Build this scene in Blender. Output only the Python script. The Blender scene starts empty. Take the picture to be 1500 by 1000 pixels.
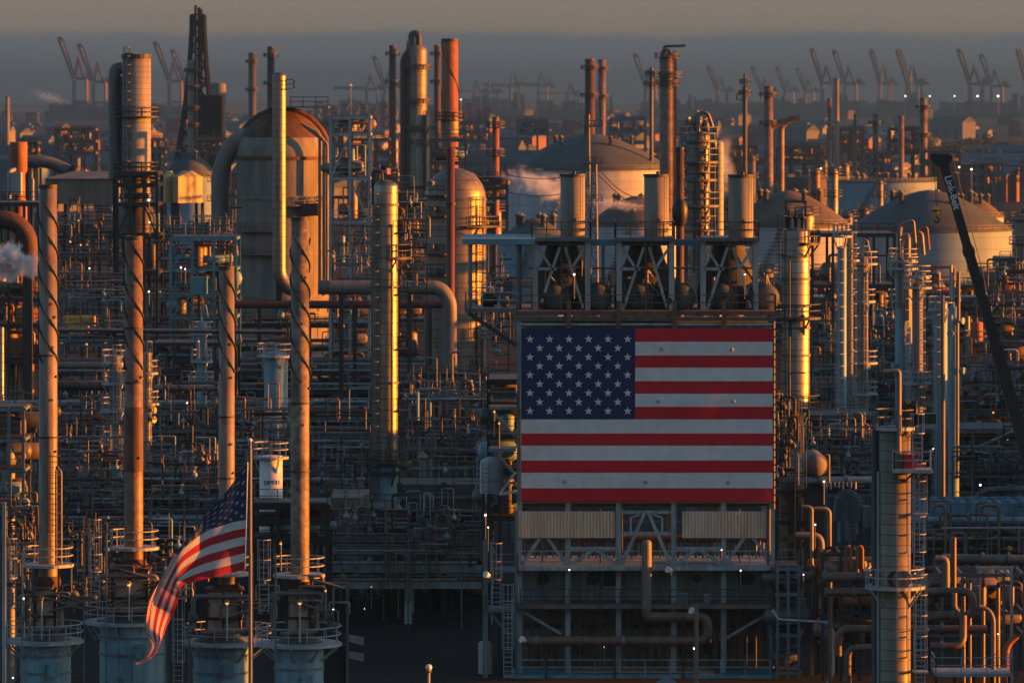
import bpy, math, random
from math import sin, cos, pi, radians, sqrt, atan2
from mathutils import Vector

C = bpy.context.scene.collection
SC = bpy.context.scene

# ------------------------------------------------------------------ camera, sky, sun, exposure
CAM_H = 42.5                     # camera height over the ground, metres (drone)
FPX, CX, HY = 8000.0, 750.0, 140.0   # focal length in pixels of the 1500x1000 photo, centre column, horizon row
cam_d = bpy.data.cameras.new('camera')
cam = bpy.data.objects.new('camera', cam_d); C.objects.link(cam)
cam.location = (0, 0, CAM_H); cam.rotation_euler = (pi / 2, 0, 0)
cam_d.sensor_width = 36.0; cam_d.lens = 36.0 * FPX / 1500.0
cam_d.shift_y = -(500.0 - HY) / 1500.0
cam_d.clip_start = 1.0; cam_d.clip_end = 120000.0
cam_d.dof.use_dof = True; cam_d.dof.focus_distance = 400.0; cam_d.dof.aperture_fstop = 1.25
SC.camera = cam

SUN_EL, SUN_AZ = radians(5.0), radians(90.6)      # azimuth measured from the camera's back (-Y) towards +X
sd = Vector((cos(SUN_EL) * sin(SUN_AZ), -cos(SUN_EL) * cos(SUN_AZ), sin(SUN_EL)))
sun_d = bpy.data.lights.new('sun', 'SUN'); sun_d.energy = 5.0; sun_d.angle = radians(0.5); sun_d.color = (1.0, 0.275, 0.012)
sun = bpy.data.objects.new('sun', sun_d); C.objects.link(sun)
sun.rotation_euler = sd.to_track_quat('Z', 'Y').to_euler()

wd = bpy.data.worlds.new("World"); SC.world = wd; wd.use_nodes = True
nt = wd.node_tree; nt.nodes.clear()
def N(t, kind, **kw):
    n = t.nodes.new(kind)
    for k, v in kw.items():
        if k in n.inputs: n.inputs[k].default_value = v
        else: setattr(n, k, v)
    return n
def mth(t, op, a, b=None, clamp=False):
    n = t.nodes.new('ShaderNodeMath'); n.operation = op; n.use_clamp = clamp
    for i, q in enumerate((a, b)):
        if q is None: continue
        if isinstance(q, (int, float)): n.inputs[i].default_value = q
        else: t.links.new(q, n.inputs[i])
    return n.outputs[0]
def mixc(t, fac, a, b, mode='MIX'):
    n = t.nodes.new('ShaderNodeMix'); n.data_type = 'RGBA'; n.blend_type = mode
    for i, q in ((0, fac), (6, a), (7, b)):
        if isinstance(q, (int, float)): n.inputs[i].default_value = q
        elif isinstance(q, tuple): n.inputs[i].default_value = (*q, 1) if len(q) == 3 else q
        else: t.links.new(q, n.inputs[i])
    return n.outputs[2]
def smooth(t, v, lo, hi):
    n = t.nodes.new('ShaderNodeMapRange'); n.interpolation_type = 'SMOOTHSTEP'
    t.links.new(v, n.inputs[0]); n.inputs[1].default_value = lo; n.inputs[2].default_value = hi
    return n.outputs[0]
out = N(nt, 'ShaderNodeOutputWorld'); bg = N(nt, 'ShaderNodeBackground')
sky = N(nt, 'ShaderNodeTexSky', sky_type='NISHITA', sun_disc=False, sun_elevation=SUN_EL, sun_rotation=radians(180) - SUN_AZ,
        altitude=50.0, air_density=1.0, dust_density=1.2, ozone_density=2.1)
tc = N(nt, 'ShaderNodeTexCoord'); sep = N(nt, 'ShaderNodeSeparateXYZ'); nt.links.new(tc.outputs['Generated'], sep.inputs[0])
nz = N(nt, 'ShaderNodeTexNoise', Scale=1.0, Detail=5.0, Roughness=0.6)
mp = N(nt, 'ShaderNodeMapping'); mp.inputs['Scale'].default_value = (30, 30, 420); nt.links.new(tc.outputs['Generated'], mp.inputs[0]); nt.links.new(mp.outputs[0], nz.inputs['Vector'])
el = mth(nt, 'ADD', sep.outputs['Z'], mth(nt, 'MULTIPLY', mth(nt, 'SUBTRACT', nz.outputs['Fac'], 0.5), 0.0042))
skyc = mixc(nt, 1.0, sky.outputs[0], (0.074, 0.074, 0.074), 'MULTIPLY')      # Nishita at 0.074
BAND_LOW, BAND_HIGH, BAND_UP = (0.031, 0.037, 0.046), (0.043, 0.046, 0.051), (0.080, 0.064, 0.050)
low = mixc(nt, smooth(nt, el, 0.0, 0.008), BAND_LOW, BAND_HIGH)
low = mixc(nt, smooth(nt, el, 0.0100, 0.0125), low, BAND_UP)
fin = mixc(nt, smooth(nt, sep.outputs['Z'], 0.03, 0.12), low, skyc)
nt.links.new(fin, bg.inputs[0]); bg.inputs[1].default_value = 1.0; nt.links.new(bg.outputs[0], out.inputs[0])

SC.view_settings.view_transform = 'Standard'; SC.view_settings.look = 'None'; SC.view_settings.gamma = 1.0
SC.view_settings.exposure = 2.0
cy = SC.cycles
cy.max_bounces = 5; cy.diffuse_bounces = 2; cy.glossy_bounces = 2; cy.transmission_bounces = 2; cy.volume_bounces = 1; cy.transparent_max_bounces = 6
cy.use_denoising = True; cy.caustics_reflective = False; cy.caustics_refractive = False; cy.sample_clamp_indirect = 4.0

HAZE_DENSITY, HAZE_COLOR, HAZE_ANISO = 9.0e-5, (0.060, 0.165, 0.39), 0.2

# ------------------------------------------------------------------ coordinates
def X(px, D): return (px - CX) * D / FPX
def Z(py, D): return CAM_H - (py - HY) * D / FPX
def S(n, D): return n * D / FPX
def W(px, py, D): return (X(px, D), D, Z(py, D))

# ------------------------------------------------------------------ mesh builder
class MB:
    def __init__(s): s.v, s.f, s.sm, s.mi, s.cur = [], [], [], [], 0
    def add(s, vs, fs, smooth=False):
        o = len(s.v); s.v += [tuple(p) for p in vs]
        for f in fs: s.f.append(tuple(i + o for i in f)); s.sm.append(smooth); s.mi.append(s.cur)
        return s
    def box(s, x0, x1, y0, y1, z0, z1):
        return s.add([(x0,y0,z0),(x1,y0,z0),(x1,y1,z0),(x0,y1,z0),(x0,y0,z1),(x1,y0,z1),(x1,y1,z1),(x0,y1,z1)],
                     [(3,2,1,0),(4,5,6,7),(0,1,5,4),(1,2,6,5),(2,3,7,6),(3,0,4,7)])
    def bar(s, p, q, w, h=None):
        p, q = Vector(p), Vector(q); d = q - p
        if d.length < 1e-6: return s
        d.normalize(); h = h or w
        u = d.cross(Vector((0, 0, 1)))
        if u.length < 1e-3: u = Vector((1, 0, 0))
        u.normalize(); n = u.cross(d); u = u * w / 2; n = n * h / 2
        vs = [e + a * u + b * n for e in (p, q) for a, b in ((-1,-1),(1,-1),(1,1),(-1,1))]
        return s.add(vs, [(3,2,1,0),(4,5,6,7),(0,1,5,4),(1,2,6,5),(2,3,7,6),(3,0,4,7)])
    def tube(s, p, q, r, n=10, r2=None, caps=True):
        return s.pipe([p, q], r, n, caps=caps, r2=r2)
    def pipe(s, pts, r, n=10, bend=None, caps=True, r2=None, arc=4):
        pts = [Vector(p) for p in pts]
        if len(pts) > 2:
            bend = bend if bend is not None else r * 2.2
            new = [pts[0]]
            for a, b, c in zip(pts, pts[1:], pts[2:]):
                l1, l2 = (a - b).length, (c - b).length
                t = min(bend, l1 * 0.49, l2 * 0.49)
                if t < 1e-4: new.append(b); continue
                A, B = b + (a - b).normalized() * t, b + (c - b).normalized() * t
                for k in range(arc + 1):
                    w = k / arc; new.append(A * (1 - w) ** 2 + b * 2 * w * (1 - w) + B * w * w)
            new.append(pts[-1]); pts = [new[0]] + [q for p, q in zip(new, new[1:]) if (q - p).length > 1e-5]
        rings, u = [], None
        for i, p in enumerate(pts):
            d = (pts[min(i + 1, len(pts) - 1)] - pts[max(i - 1, 0)]).normalized()
            if u is None:
                u = d.cross(Vector((0, 0, 1)))
                if u.length < 1e-3: u = Vector((1, 0, 0))
            u = (u - d * u.dot(d)).normalized(); w = d.cross(u)
            rr = r if r2 is None else r + (r2 - r) * i / (len(pts) - 1)
            rings.append([p + (u * cos(2*pi*k/n) + w * sin(2*pi*k/n)) * rr for k in range(n)])
        vs = [q for ring in rings for q in ring]; fs = []
        for i in range(len(rings) - 1):
            for k in range(n): fs.append((i*n + k, i*n + (k+1) % n, (i+1)*n + (k+1) % n, (i+1)*n + k))
        s.add(vs, fs, True)
        if caps: s.add(rings[0], [tuple(range(n))[::-1]]); s.add(rings[-1], [tuple(range(n))])
        return s
    def lathe(s, cx, cy, prof, n=24, smooth=True):
        vs = [(cx + r * cos(2*pi*k/n), cy + r * sin(2*pi*k/n), z) for r, z in prof for k in range(n)]
        fs = [(i*n + k, i*n + (k+1) % n, (i+1)*n + (k+1) % n, (i+1)*n + k) for i in range(len(prof) - 1) for k in range(n)]
        s.add(vs, fs, smooth)
        if prof[-1][0] > 1e-3: s.add(vs[-n:], [tuple(range(n))])
        return s
    def xlathe(s, prof, cy, cz, n=20):          # axis along X: prof of (x, r)
        vs = [(x, cy + r * cos(2*pi*k/n), cz + r * sin(2*pi*k/n)) for x, r in prof for k in range(n)]
        fs = [(i*n + k, (i+1)*n + k, (i+1)*n + (k+1) % n, i*n + (k+1) % n) for i in range(len(prof) - 1) for k in range(n)]
        return s.add(vs, fs[::-1] and [f[::-1] for f in fs], True)
    def ylathe(s, prof, cx, cz, n=24):          # axis along Y: prof of (y, r)
        vs = [(cx + r * cos(2*pi*k/n), y, cz + r * sin(2*pi*k/n)) for y, r in prof for k in range(n)]
        fs = [(i*n + k, i*n + (k+1) % n, (i+1)*n + (k+1) % n, (i+1)*n + k) for i in range(len(prof) - 1) for k in range(n)]
        s.add(vs, [f[::-1] for f in fs], True)
        return s.add(vs[:n], [tuple(range(n))])
    def ring(s, cx, cy, r0, r1, z0, z1, a0=0.0, a1=2*pi, n=28):
        full = abs(a1 - a0) > 6.28
        for k in range(n):
            t0, t1 = a0 + (a1-a0)*k/n, a0 + (a1-a0)*(k+1)/n
            P = lambda r, t, z: (cx + r*cos(t), cy + r*sin(t), z)
            vs = [P(r0,t0,z0),P(r1,t0,z0),P(r1,t1,z0),P(r0,t1,z0),P(r0,t0,z1),P(r1,t0,z1),P(r1,t1,z1),P(r0,t1,z1)]
            fs = [(3,2,1,0),(4,5,6,7),(1,2,6,5),(3,0,4,7)]
            if not full and k == 0: fs.append((0,1,5,4))
            if not full and k == n-1: fs.append((2,3,7,6))
            s.add(vs, fs)
        return s
    def ringrail(s, cx, cy, r, z, h=1.1, a0=0.0, a1=2*pi, n=20, posts=10, t=0.05):
        P = lambda a, zz: (cx + r*cos(a), cy + r*sin(a), zz)
        for hh in (h, h*0.52):
            for k in range(n): s.bar(P(a0+(a1-a0)*k/n, z+hh), P(a0+(a1-a0)*(k+1)/n, z+hh), t)
        for k in range(posts + 1): a = a0+(a1-a0)*k/posts; s.bar(P(a, z), P(a, z+h), t)
        return s
    def rail(s, pts, h=1.1, step=1.6, t=0.05):   # handrail along a polyline of points at deck level
        for p, q in zip(pts, pts[1:]):
            p, q = Vector(p), Vector(q); n = max(1, round((q-p).length / step)); up = Vector((0,0,1))
            for hh in (h, h*0.52): s.bar(p + up*hh, q + up*hh, t)
            for k in range(n + 1): a = p.lerp(q, k/n); s.bar(a, a + up*h, t)
        return s
    def ladder(s, x, y, z0, z1, w=0.5, cage=False, t=0.05, step=0.35):
        for d in (-w/2, w/2): s.bar((x+d, y, z0), (x+d, y, z1), t)
        n = int((z1 - z0) / step)
        for k in range(n): zz = z0 + (k+.5)*step; s.bar((x-w/2, y, zz), (x+w/2, y, zz), t*0.7)
        if cage:
            zs = z0 + 2.2; c = 0.42; m = max(1, int((z1 + 1.0 - zs) / 1.1))
            for k in range(m + 1):
                zz = zs + (z1 + 1.0 - zs) * k / m
                P = [(x + c*1.0*cos(a), y - 0.1 - c*1.3*max(0, sin(a)), zz) for a in [pi*j/6 for j in range(7)]]
                for a, b in zip(P, P[1:]): s.bar(a, b, t*0.8)
            for a in (0, pi/4, pi/2, 3*pi/4, pi):
                s.bar((x + c*cos(a), y - 0.1 - c*1.3*max(0, sin(a)), zs), (x + c*cos(a), y - 0.1 - c*1.3*max(0, sin(a)), z1 + 1.0), t*0.7)
        return s

def link(name, mb, mats, parent=None, loc=None):
    me = bpy.data.meshes.new(name)
    off = Vector(loc) if loc is not None else (Vector(parent['base']) if parent is not None else Vector((0, 0, 0)))
    me.from_pydata([(x - off.x, y - off.y, z - off.z) for x, y, z in mb.v], [], mb.f)
    me.polygons.foreach_set('use_smooth', mb.sm)
    for m in (mats if isinstance(mats, list) else [mats]): me.materials.append(M[m] if isinstance(m, str) else m)
    if isinstance(mats, list): me.polygons.foreach_set('material_index', mb.mi)
    me.update()
    o = bpy.data.objects.new(name, me); C.objects.link(o)
    if parent is not None: o.parent = parent; o['base'] = parent['base']
    else: o.location = off; o['base'] = tuple(off)
    return o
def thing(name, label, cat, loc, group=None):
    o = bpy.data.objects.new(name, None); C.objects.link(o); o.location = loc; o.empty_display_size = 0.5
    o['label'] = label; o['category'] = cat; o['kind'] = 'thing'; o['base'] = tuple(loc)
    if group: o['group'] = group
    return o
def solo(name, mb, mats, label, cat, loc, group=None):
    o = link(name, mb, mats, None, loc); o['label'] = label; o['category'] = cat; o['kind'] = 'thing'
    if group: o['group'] = group
    return o
def struct(name, mb, mats, kind='structure', loc=(0, 0, 0)):
    o = link(name, mb, mats, None, loc); o['kind'] = kind; return o
def copy_tree(o, loc, label=None, rot=0.0, scale=None, group=None):
    c = o.copy(); C.objects.link(c); c.location = loc; c.rotation_euler = (0, 0, rot)
    if scale: c.scale = scale if isinstance(scale, tuple) else (scale,) * 3
    if label: c['label'] = label
    if group: c['group'] = group
    for ch in o.children:
        d = ch.copy(); C.objects.link(d); d.parent = c
        for g in ch.children:
            e = g.copy(); C.objects.link(e); e.parent = d
    return c

# ------------------------------------------------------------------ materials
M = {}
def mat(name, col, rough=0.7, metal=0.0, var=0.3, rust=0.0, seam=None, bump=0.0, scale=1.0, streak=True, rustcol=(0.13, 0.045, 0.018), corr=None, seamdark=0.45, spec=0.4):
    m = bpy.data.materials.new(name); m.use_nodes = True; t = m.node_tree; b = t.nodes['Principled BSDF']
    b.inputs['Roughness'].default_value = rough; b.inputs['Metallic'].default_value = metal; b.inputs['Specular IOR Level'].default_value = spec
    co = N(t, 'ShaderNodeTexCoord'); inf = N(t, 'ShaderNodeObjectInfo')
    ad = t.nodes.new('ShaderNodeVectorMath'); ad.operation = 'ADD'; t.links.new(co.outputs['Object'], ad.inputs[0])
    rv = N(t, 'ShaderNodeCombineXYZ'); rr = mth(t, 'MULTIPLY', inf.outputs['Random'], 91.0)
    t.links.new(rr, rv.inputs[0]); t.links.new(rr, rv.inputs[2]); t.links.new(rv.outputs[0], ad.inputs[1])
    ma = N(t, 'ShaderNodeMapping'); t.links.new(ad.outputs[0], ma.inputs[0]); ma.inputs['Scale'].default_value = (1.6*scale, 1.6*scale, (0.22 if streak else 1.6)*scale)
    n1 = N(t, 'ShaderNodeTexNoise', Scale=1.0, Detail=7.0, Roughness=0.65); t.links.new(ma.outputs[0], n1.inputs['Vector'])
    f = smooth(t, n1.outputs['Fac'], 0.32, 0.68)
    c = mixc(t, f, tuple(v * (1 - var) for v in col), tuple(min(1, v * (1 + var * 0.6)) for v in col))
    n2 = N(t, 'ShaderNodeTexNoise', Scale=0.55*scale, Detail=6.0, Roughness=0.7); t.links.new(ad.outputs[0], n2.inputs['Vector'])
    if rust:
        mk = mth(t, 'MULTIPLY', smooth(t, mth(t, 'ADD', mth(t, 'MULTIPLY', n2.outputs['Fac'], 0.6), mth(t, 'MULTIPLY', n1.outputs['Fac'], 0.4)), 0.62 - 0.22*rust, 0.70 - 0.14*rust), 0.85)
        c = mixc(t, mk, c, rustcol)
        if metal:
            t.links.new(mth(t, 'MULTIPLY', mth(t, 'SUBTRACT', 1.0, mk), metal), b.inputs['Metallic'])
    hgt = n2.outputs['Fac']
    if seam or corr:
        sp = N(t, 'ShaderNodeSeparateXYZ'); t.links.new(co.outputs['Object'], sp.inputs[0])
    if seam:
        fr = mth(t, 'FRACT', mth(t, 'DIVIDE', mth(t, 'ADD', sp.outputs['Z'], 500.0), seam))
        ln = mth(t, 'LESS_THAN', fr, 0.085)
        c = mixc(t, ln, c, mixc(t, 1.0, c, (seamdark,)*3, 'MULTIPLY'))
        # sheets of cladding differ a little in tone
        idx = mth(t, 'FLOOR', mth(t, 'DIVIDE', mth(t, 'ADD', sp.outputs['Z'], 500.0), seam))
        wn = N(t, 'ShaderNodeTexWhiteNoise', noise_dimensions='1D'); t.links.new(idx, wn.inputs['W'])
        c = mixc(t, mth(t, 'MULTIPLY', wn.outputs['Value'], 0.28), c, mixc(t, 1.0, c, (0.62, 0.6, 0.58), 'MULTIPLY'))
        if metal:
            t.links.new(mth(t, 'ADD', rough - 0.06, mth(t, 'MULTIPLY', wn.outputs['Value'], 0.14)), b.inputs['Roughness'])
    if corr:
        wv = mth(t, 'SINE', mth(t, 'MULTIPLY', sp.outputs['X'], 2*pi/corr)); hgt = mth(t, 'ADD', mth(t, 'MULTIPLY', wv, 0.5), mth(t, 'MULTIPLY', hgt, 0.3))
        c = mixc(t, smooth(t, wv, -0.9, 0.3), mixc(t, 1.0, c, (0.72,)*3, 'MULTIPLY'), c)
    t.links.new(c, b.inputs['Base Color'])
    if bump or corr:
        bp = N(t, 'ShaderNodeBump', Strength=bump or 0.5, Distance=0.15); t.links.new(hgt, bp.inputs['Height']); t.links.new(bp.outputs[0], b.inputs['Normal'])
    M[name] = m; return m
def emit(name, col, strength):
    m = bpy.data.materials.new(name); m.use_nodes = True; b = m.node_tree.nodes['Principled BSDF']
    b.inputs['Base Color'].default_value = (*col, 1); b.inputs['Emission Color'].default_value = (*col, 1); b.inputs['Emission Strength'].default_value = strength
    M[name] = m
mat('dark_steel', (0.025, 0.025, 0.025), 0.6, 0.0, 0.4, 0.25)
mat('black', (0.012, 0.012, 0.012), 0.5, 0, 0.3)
mat('boom_black', (0.014, 0.014, 0.015), 0.45, 0, 0.3, 0.0)
mat('blue_steel', (0.115, 0.15, 0.165), 0.6, 0, 0.35, 0.3)
mat('pale_steel', (0.29, 0.305, 0.31), 0.6, 0, 0.3, 0.25)
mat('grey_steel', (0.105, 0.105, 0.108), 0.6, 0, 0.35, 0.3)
mat('teal_paint', (0.1, 0.225, 0.27), 0.6, 0, 0.3, 0.2)
mat('blue_vessel', (0.145, 0.265, 0.33), 0.55, 0, 0.28, 0.22, rustcol=(0.09, 0.06, 0.045))
mat('beige_clad', (0.27, 0.235, 0.185), 0.55, 0.0, 0.22, 0.1, seam=0.72, bump=0.15)
mat('column_clad', (0.175, 0.14, 0.1), 0.5, 0.1, 0.22, 0.1, seam=0.66, bump=0.15, seamdark=.3)
mat('beige_panel', (0.7, 0.48, 0.34), 0.6, 0, 0.2, 0.15, corr=0.24)
mat('stack_paint', (0.2, 0.155, 0.115), 0.5, 0.15, 0.45, 0.5, bump=0.3, rustcol=(0.10, 0.045, 0.022))
mat('stack_rusty', (0.19, 0.125, 0.085), 0.55, 0.1, 0.5, 0.75, bump=0.3, scale=.8, rustcol=(0.085, 0.026, 0.012), streak=False)
mat('rust_dark', (0.075, 0.032, 0.02), 0.75, 0, 0.5, 0.5, rustcol=(0.03, 0.016, 0.012))
mat('orange_rust', (0.27, 0.09, 0.035), 0.7, 0, 0.4, 0.3)
mat('alu_clad', (0.25, 0.205, 0.17), 0.43, 0.85, 0.2, 0.08, seam=0.95, bump=0.25, rustcol=(0.2, 0.14, 0.1))
mat('alu_dull', (0.20, 0.165, 0.135), 0.5, 0.6, 0.25, 0.12, seam=1.1, bump=0.3, rustcol=(0.2, 0.14, 0.1))
mat('concrete_shell', (0.19, 0.165, 0.14), 0.8, 0, 0.35, 0.35, bump=0.2, scale=0.35, rustcol=(0.17, 0.085, 0.045))
mat('shell_rust', (0.10, 0.042, 0.022), 0.75, 0, 0.45, 0.5, bump=0.2, scale=0.5, rustcol=(0.06, 0.03, 0.02))
mat('insul_pipe', (0.161, 0.135, 0.117), 0.6, 0.1, 0.25, 0.2, bump=0.2)
mat('brown_pipe', (0.140, 0.086, 0.059), 0.5, 0.1, 0.35, 0.35, bump=0.2)
mat('grey_pipe', (0.130, 0.120, 0.114), 0.5, 0.25, 0.3, 0.25)
mat('bare_pipe', (0.068, 0.060, 0.057), 0.55, 0.2, 0.35, 0.35)
mat('red_pipe', (0.105, 0.028, 0.018), 0.6, 0, 0.3, 0.2)
mat('white_paint', (0.62, 0.61, 0.59), 0.5, 0, 0.18, 0.1)
mat('tank_white', (0.36, 0.375, 0.41), 0.6, 0, 0.2, 0.12, scale=0.15, seam=2.4, seamdark=.75)
mat('tank_roof', (0.060, 0.070, 0.072), 0.85, 0, 0.25, 0.2, scale=0.1)
mat('tank_brown', (0.105, 0.078, 0.06), 0.85, 0, 0.25, 0.2, scale=0.1)
mat('tank_blue', (0.17, 0.27, 0.34), 0.7, 0, 0.2, 0.1, scale=0.12, seam=2.4, seamdark=.75)
mat('tank_yellow', (0.45, 0.31, 0.14), 0.5, 0.2, 0.2, 0.1, scale=0.2)
mat('casing', (0.059, 0.075, 0.079), 0.7, 0, 0.4, 0.35, rustcol=(0.05, 0.035, 0.025))
mat('casing_brown', (0.045, 0.036, 0.030), 0.75, 0, 0.4, 0.5, rustcol=(0.06, 0.03, 0.02))
mat('heater_box', (0.33, 0.24, 0.185), 0.65, 0, 0.3, 0.45, bump=0.2)
mat('deck_rust', (0.12, 0.075, 0.05), 0.7, 0, 0.35, 0.5)
mat('heater_steel', (0.26, 0.3, 0.31), 0.6, 0, 0.35, 0.3)
mat('heater_wall', (0.19, 0.225, 0.235), 0.7, 0, 0.4, 0.3, rustcol=(0.06, 0.045, 0.03))
mat('heater_brown', (0.15, 0.12, 0.1), 0.75, 0, 0.4, 0.5, rustcol=(0.08, 0.04, 0.025))
mat('soot', (0.010, 0.0095, 0.009), 0.95, 0, 0.3, spec=0.05)
mat('stack_mottled', (0.21, 0.155, 0.11), 0.6, 0.1, 0.55, 0.75, bump=0.35, scale=1.1, rustcol=(0.030, 0.022, 0.017), streak=False)
mat('wood', (0.055, 0.048, 0.043), 0.8, 0, 0.35, 0.2)
mat('flag_red', (0.50, 0.009, 0.018), 0.75, 0, 0.10, bump=0.2, scale=.6, streak=False)
mat('flag_white', (0.60, 0.57, 0.57), 0.75, 0, 0.10, bump=0.2, scale=.6, streak=False)
mat('flag_navy', (0.009, 0.019, 0.080), 0.75, 0, 0.12, bump=0.2, scale=.6, streak=False)
mat('red_box', (0.15, 0.028, 0.02), 0.6, 0, 0.3, 0.2, scale=0.3)
mat('shed_beige', (0.19, 0.15, 0.115), 0.8, 0, 0.3, 0.1, scale=0.2)
mat('shed_grey', (0.12, 0.122, 0.135), 0.8, 0, 0.3, 0.1, scale=0.2)
mat('shed_white', (0.3, 0.285, 0.27), 0.8, 0, 0.2, 0.1, scale=0.2)
mat('bark', (0.05, 0.037, 0.028), 0.9)
mat('leaf', (0.035, 0.043, 0.022), 0.85, 0, 0.5, streak=False)
mat('crane_red', (0.1, 0.014, 0.014), 0.6, 0, 0.2)
mat('crane_grey', (0.024, 0.027, 0.033), 0.6, 0, 0.2)
mat('yellow', (0.55, 0.33, 0.04), 0.5, 0, 0.2, 0.2)
mat('ink', (0.02, 0.02, 0.022), 0.7, 0, 0.1)
mat('silver', (0.55, 0.55, 0.56), 0.5, 0, 0.1)
emit('lamp_orange', (1.0, 0.36, 0.06), 0.42)
emit('lamp_white', (1.0, 0.93, 0.80), 1.2)

def ground_mat():
    m = bpy.data.materials.new('ground'); m.use_nodes = True; t = m.node_tree; b = t.nodes['Principled BSDF']; b.inputs['Roughness'].default_value = 0.95; b.inputs['Specular IOR Level'].default_value = 0.1
    g = N(t, 'ShaderNodeNewGeometry')
    n1 = N(t, 'ShaderNodeTexNoise', Scale=0.012, Detail=8.0, Roughness=0.6); t.links.new(g.outputs['Position'], n1.inputs['Vector'])
    n2 = N(t, 'ShaderNodeTexNoise', Scale=0.35, Detail=6.0, Roughness=0.7); t.links.new(g.outputs['Position'], n2.inputs['Vector'])
    c = mixc(t, smooth(t, n1.outputs['Fac'], 0.35, 0.65), (0.010, 0.010, 0.010), (0.034, 0.027, 0.021))
    c = mixc(t, mth(t, 'MULTIPLY', smooth(t, n2.outputs['Fac'], 0.4, 0.7), 0.6), c, (0.008, 0.008, 0.008))
    t.links.new(c, b.inputs['Base Color']); M['ground'] = m
ground_mat()
# ------------------------------------------------------------------ the setting: ground and far hills
gm = MB(); gm.add([(-9000, -200, 0), (9000, -200, 0), (9000, 30000, 0), (-9000, 30000, 0)], [(0, 1, 2, 3)])
struct('ground', gm, 'ground')
R = random.Random(11)
hm = MB(); n = 90; vs = []
for k in range(n + 1):
    x = -3200 + 6400 * k / n
    h = 17 + 9 * sin(k * .21) + 6 * sin(k * .57 + 1) + R.uniform(-1.5, 1.5) + (16 if 44 < k < 57 else 0) * (0.6 + 0.4 * sin(k))
    for dy, hh in ((-900, -1), (-250, h * .8), (0, h), (500, h * .6), (1200, -1)): vs.append((x, 14500 + dy + R.uniform(-30, 30), hh))
for k in range(n):
    for j in range(4): hm.f.append((k*5+j, (k+1)*5+j, (k+1)*5+j+1, k*5+j+1)); hm.sm.append(True); hm.mi.append(0)
hm.v = vs; struct('hills', hm, 'leaf')

# ------------------------------------------------------------------ shared builders
def root_at(name, label, cat, pxc, D, group=None, z=0.0): return thing(name, label, cat, (X(pxc, D), D, z), group)
def mk_rail(parent, name='railing', mat_='pale_steel', pts=None, h=1.1, step=1.6, t=0.06):
    m = MB(); m.rail(pts, h, step, t); return link(name, m, mat_, parent)
def deck(parent, x0, x1, y0, y1, z, mat_='grey_steel', rails=True, railmat='grey_steel', th=0.22, back=False, t=0.06):
    m = MB().box(x0, x1, y0, y1, z - th, z); p = link('platform', m, mat_, parent)
    if rails:
        pts = [(x0, y1, z), (x0, y0, z), (x1, y0, z), (x1, y1, z)]
        if back: pts.append(pts[0])
        mk_rail(p, 'railing', railmat, pts, t=t)
    return p
def ringdeck(parent, cx, cy, r0, r1, z, mat_='pale_steel', railmat='pale_steel', a0=0.0, a1=2*pi, t=0.06, brackets=0, posts=12):
    p = link('platform', MB().ring(cx, cy, r0, r1, z - .2, z, a0, a1, 24), mat_, parent)
    link('railing', MB().ringrail(cx, cy, r1 - .06, z, 1.1, a0, a1, 24, posts, t), railmat, p)
    for k in range(brackets):
        a = a0 + (a1 - a0) * (k + .5) / brackets
        link('bracket', MB().bar((cx + r0*cos(a), cy + r0*sin(a), z - 1.3), (cx + (r1-.1)*cos(a), cy + (r1-.1)*sin(a), z - .25), .12), mat_, p)
    return p
def dome_prof(r, z, h, n=7): return [(max(r * cos(pi/2*k/n), 0.001), z + h * sin(pi/2*k/n)) for k in range(n + 1)]

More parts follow.
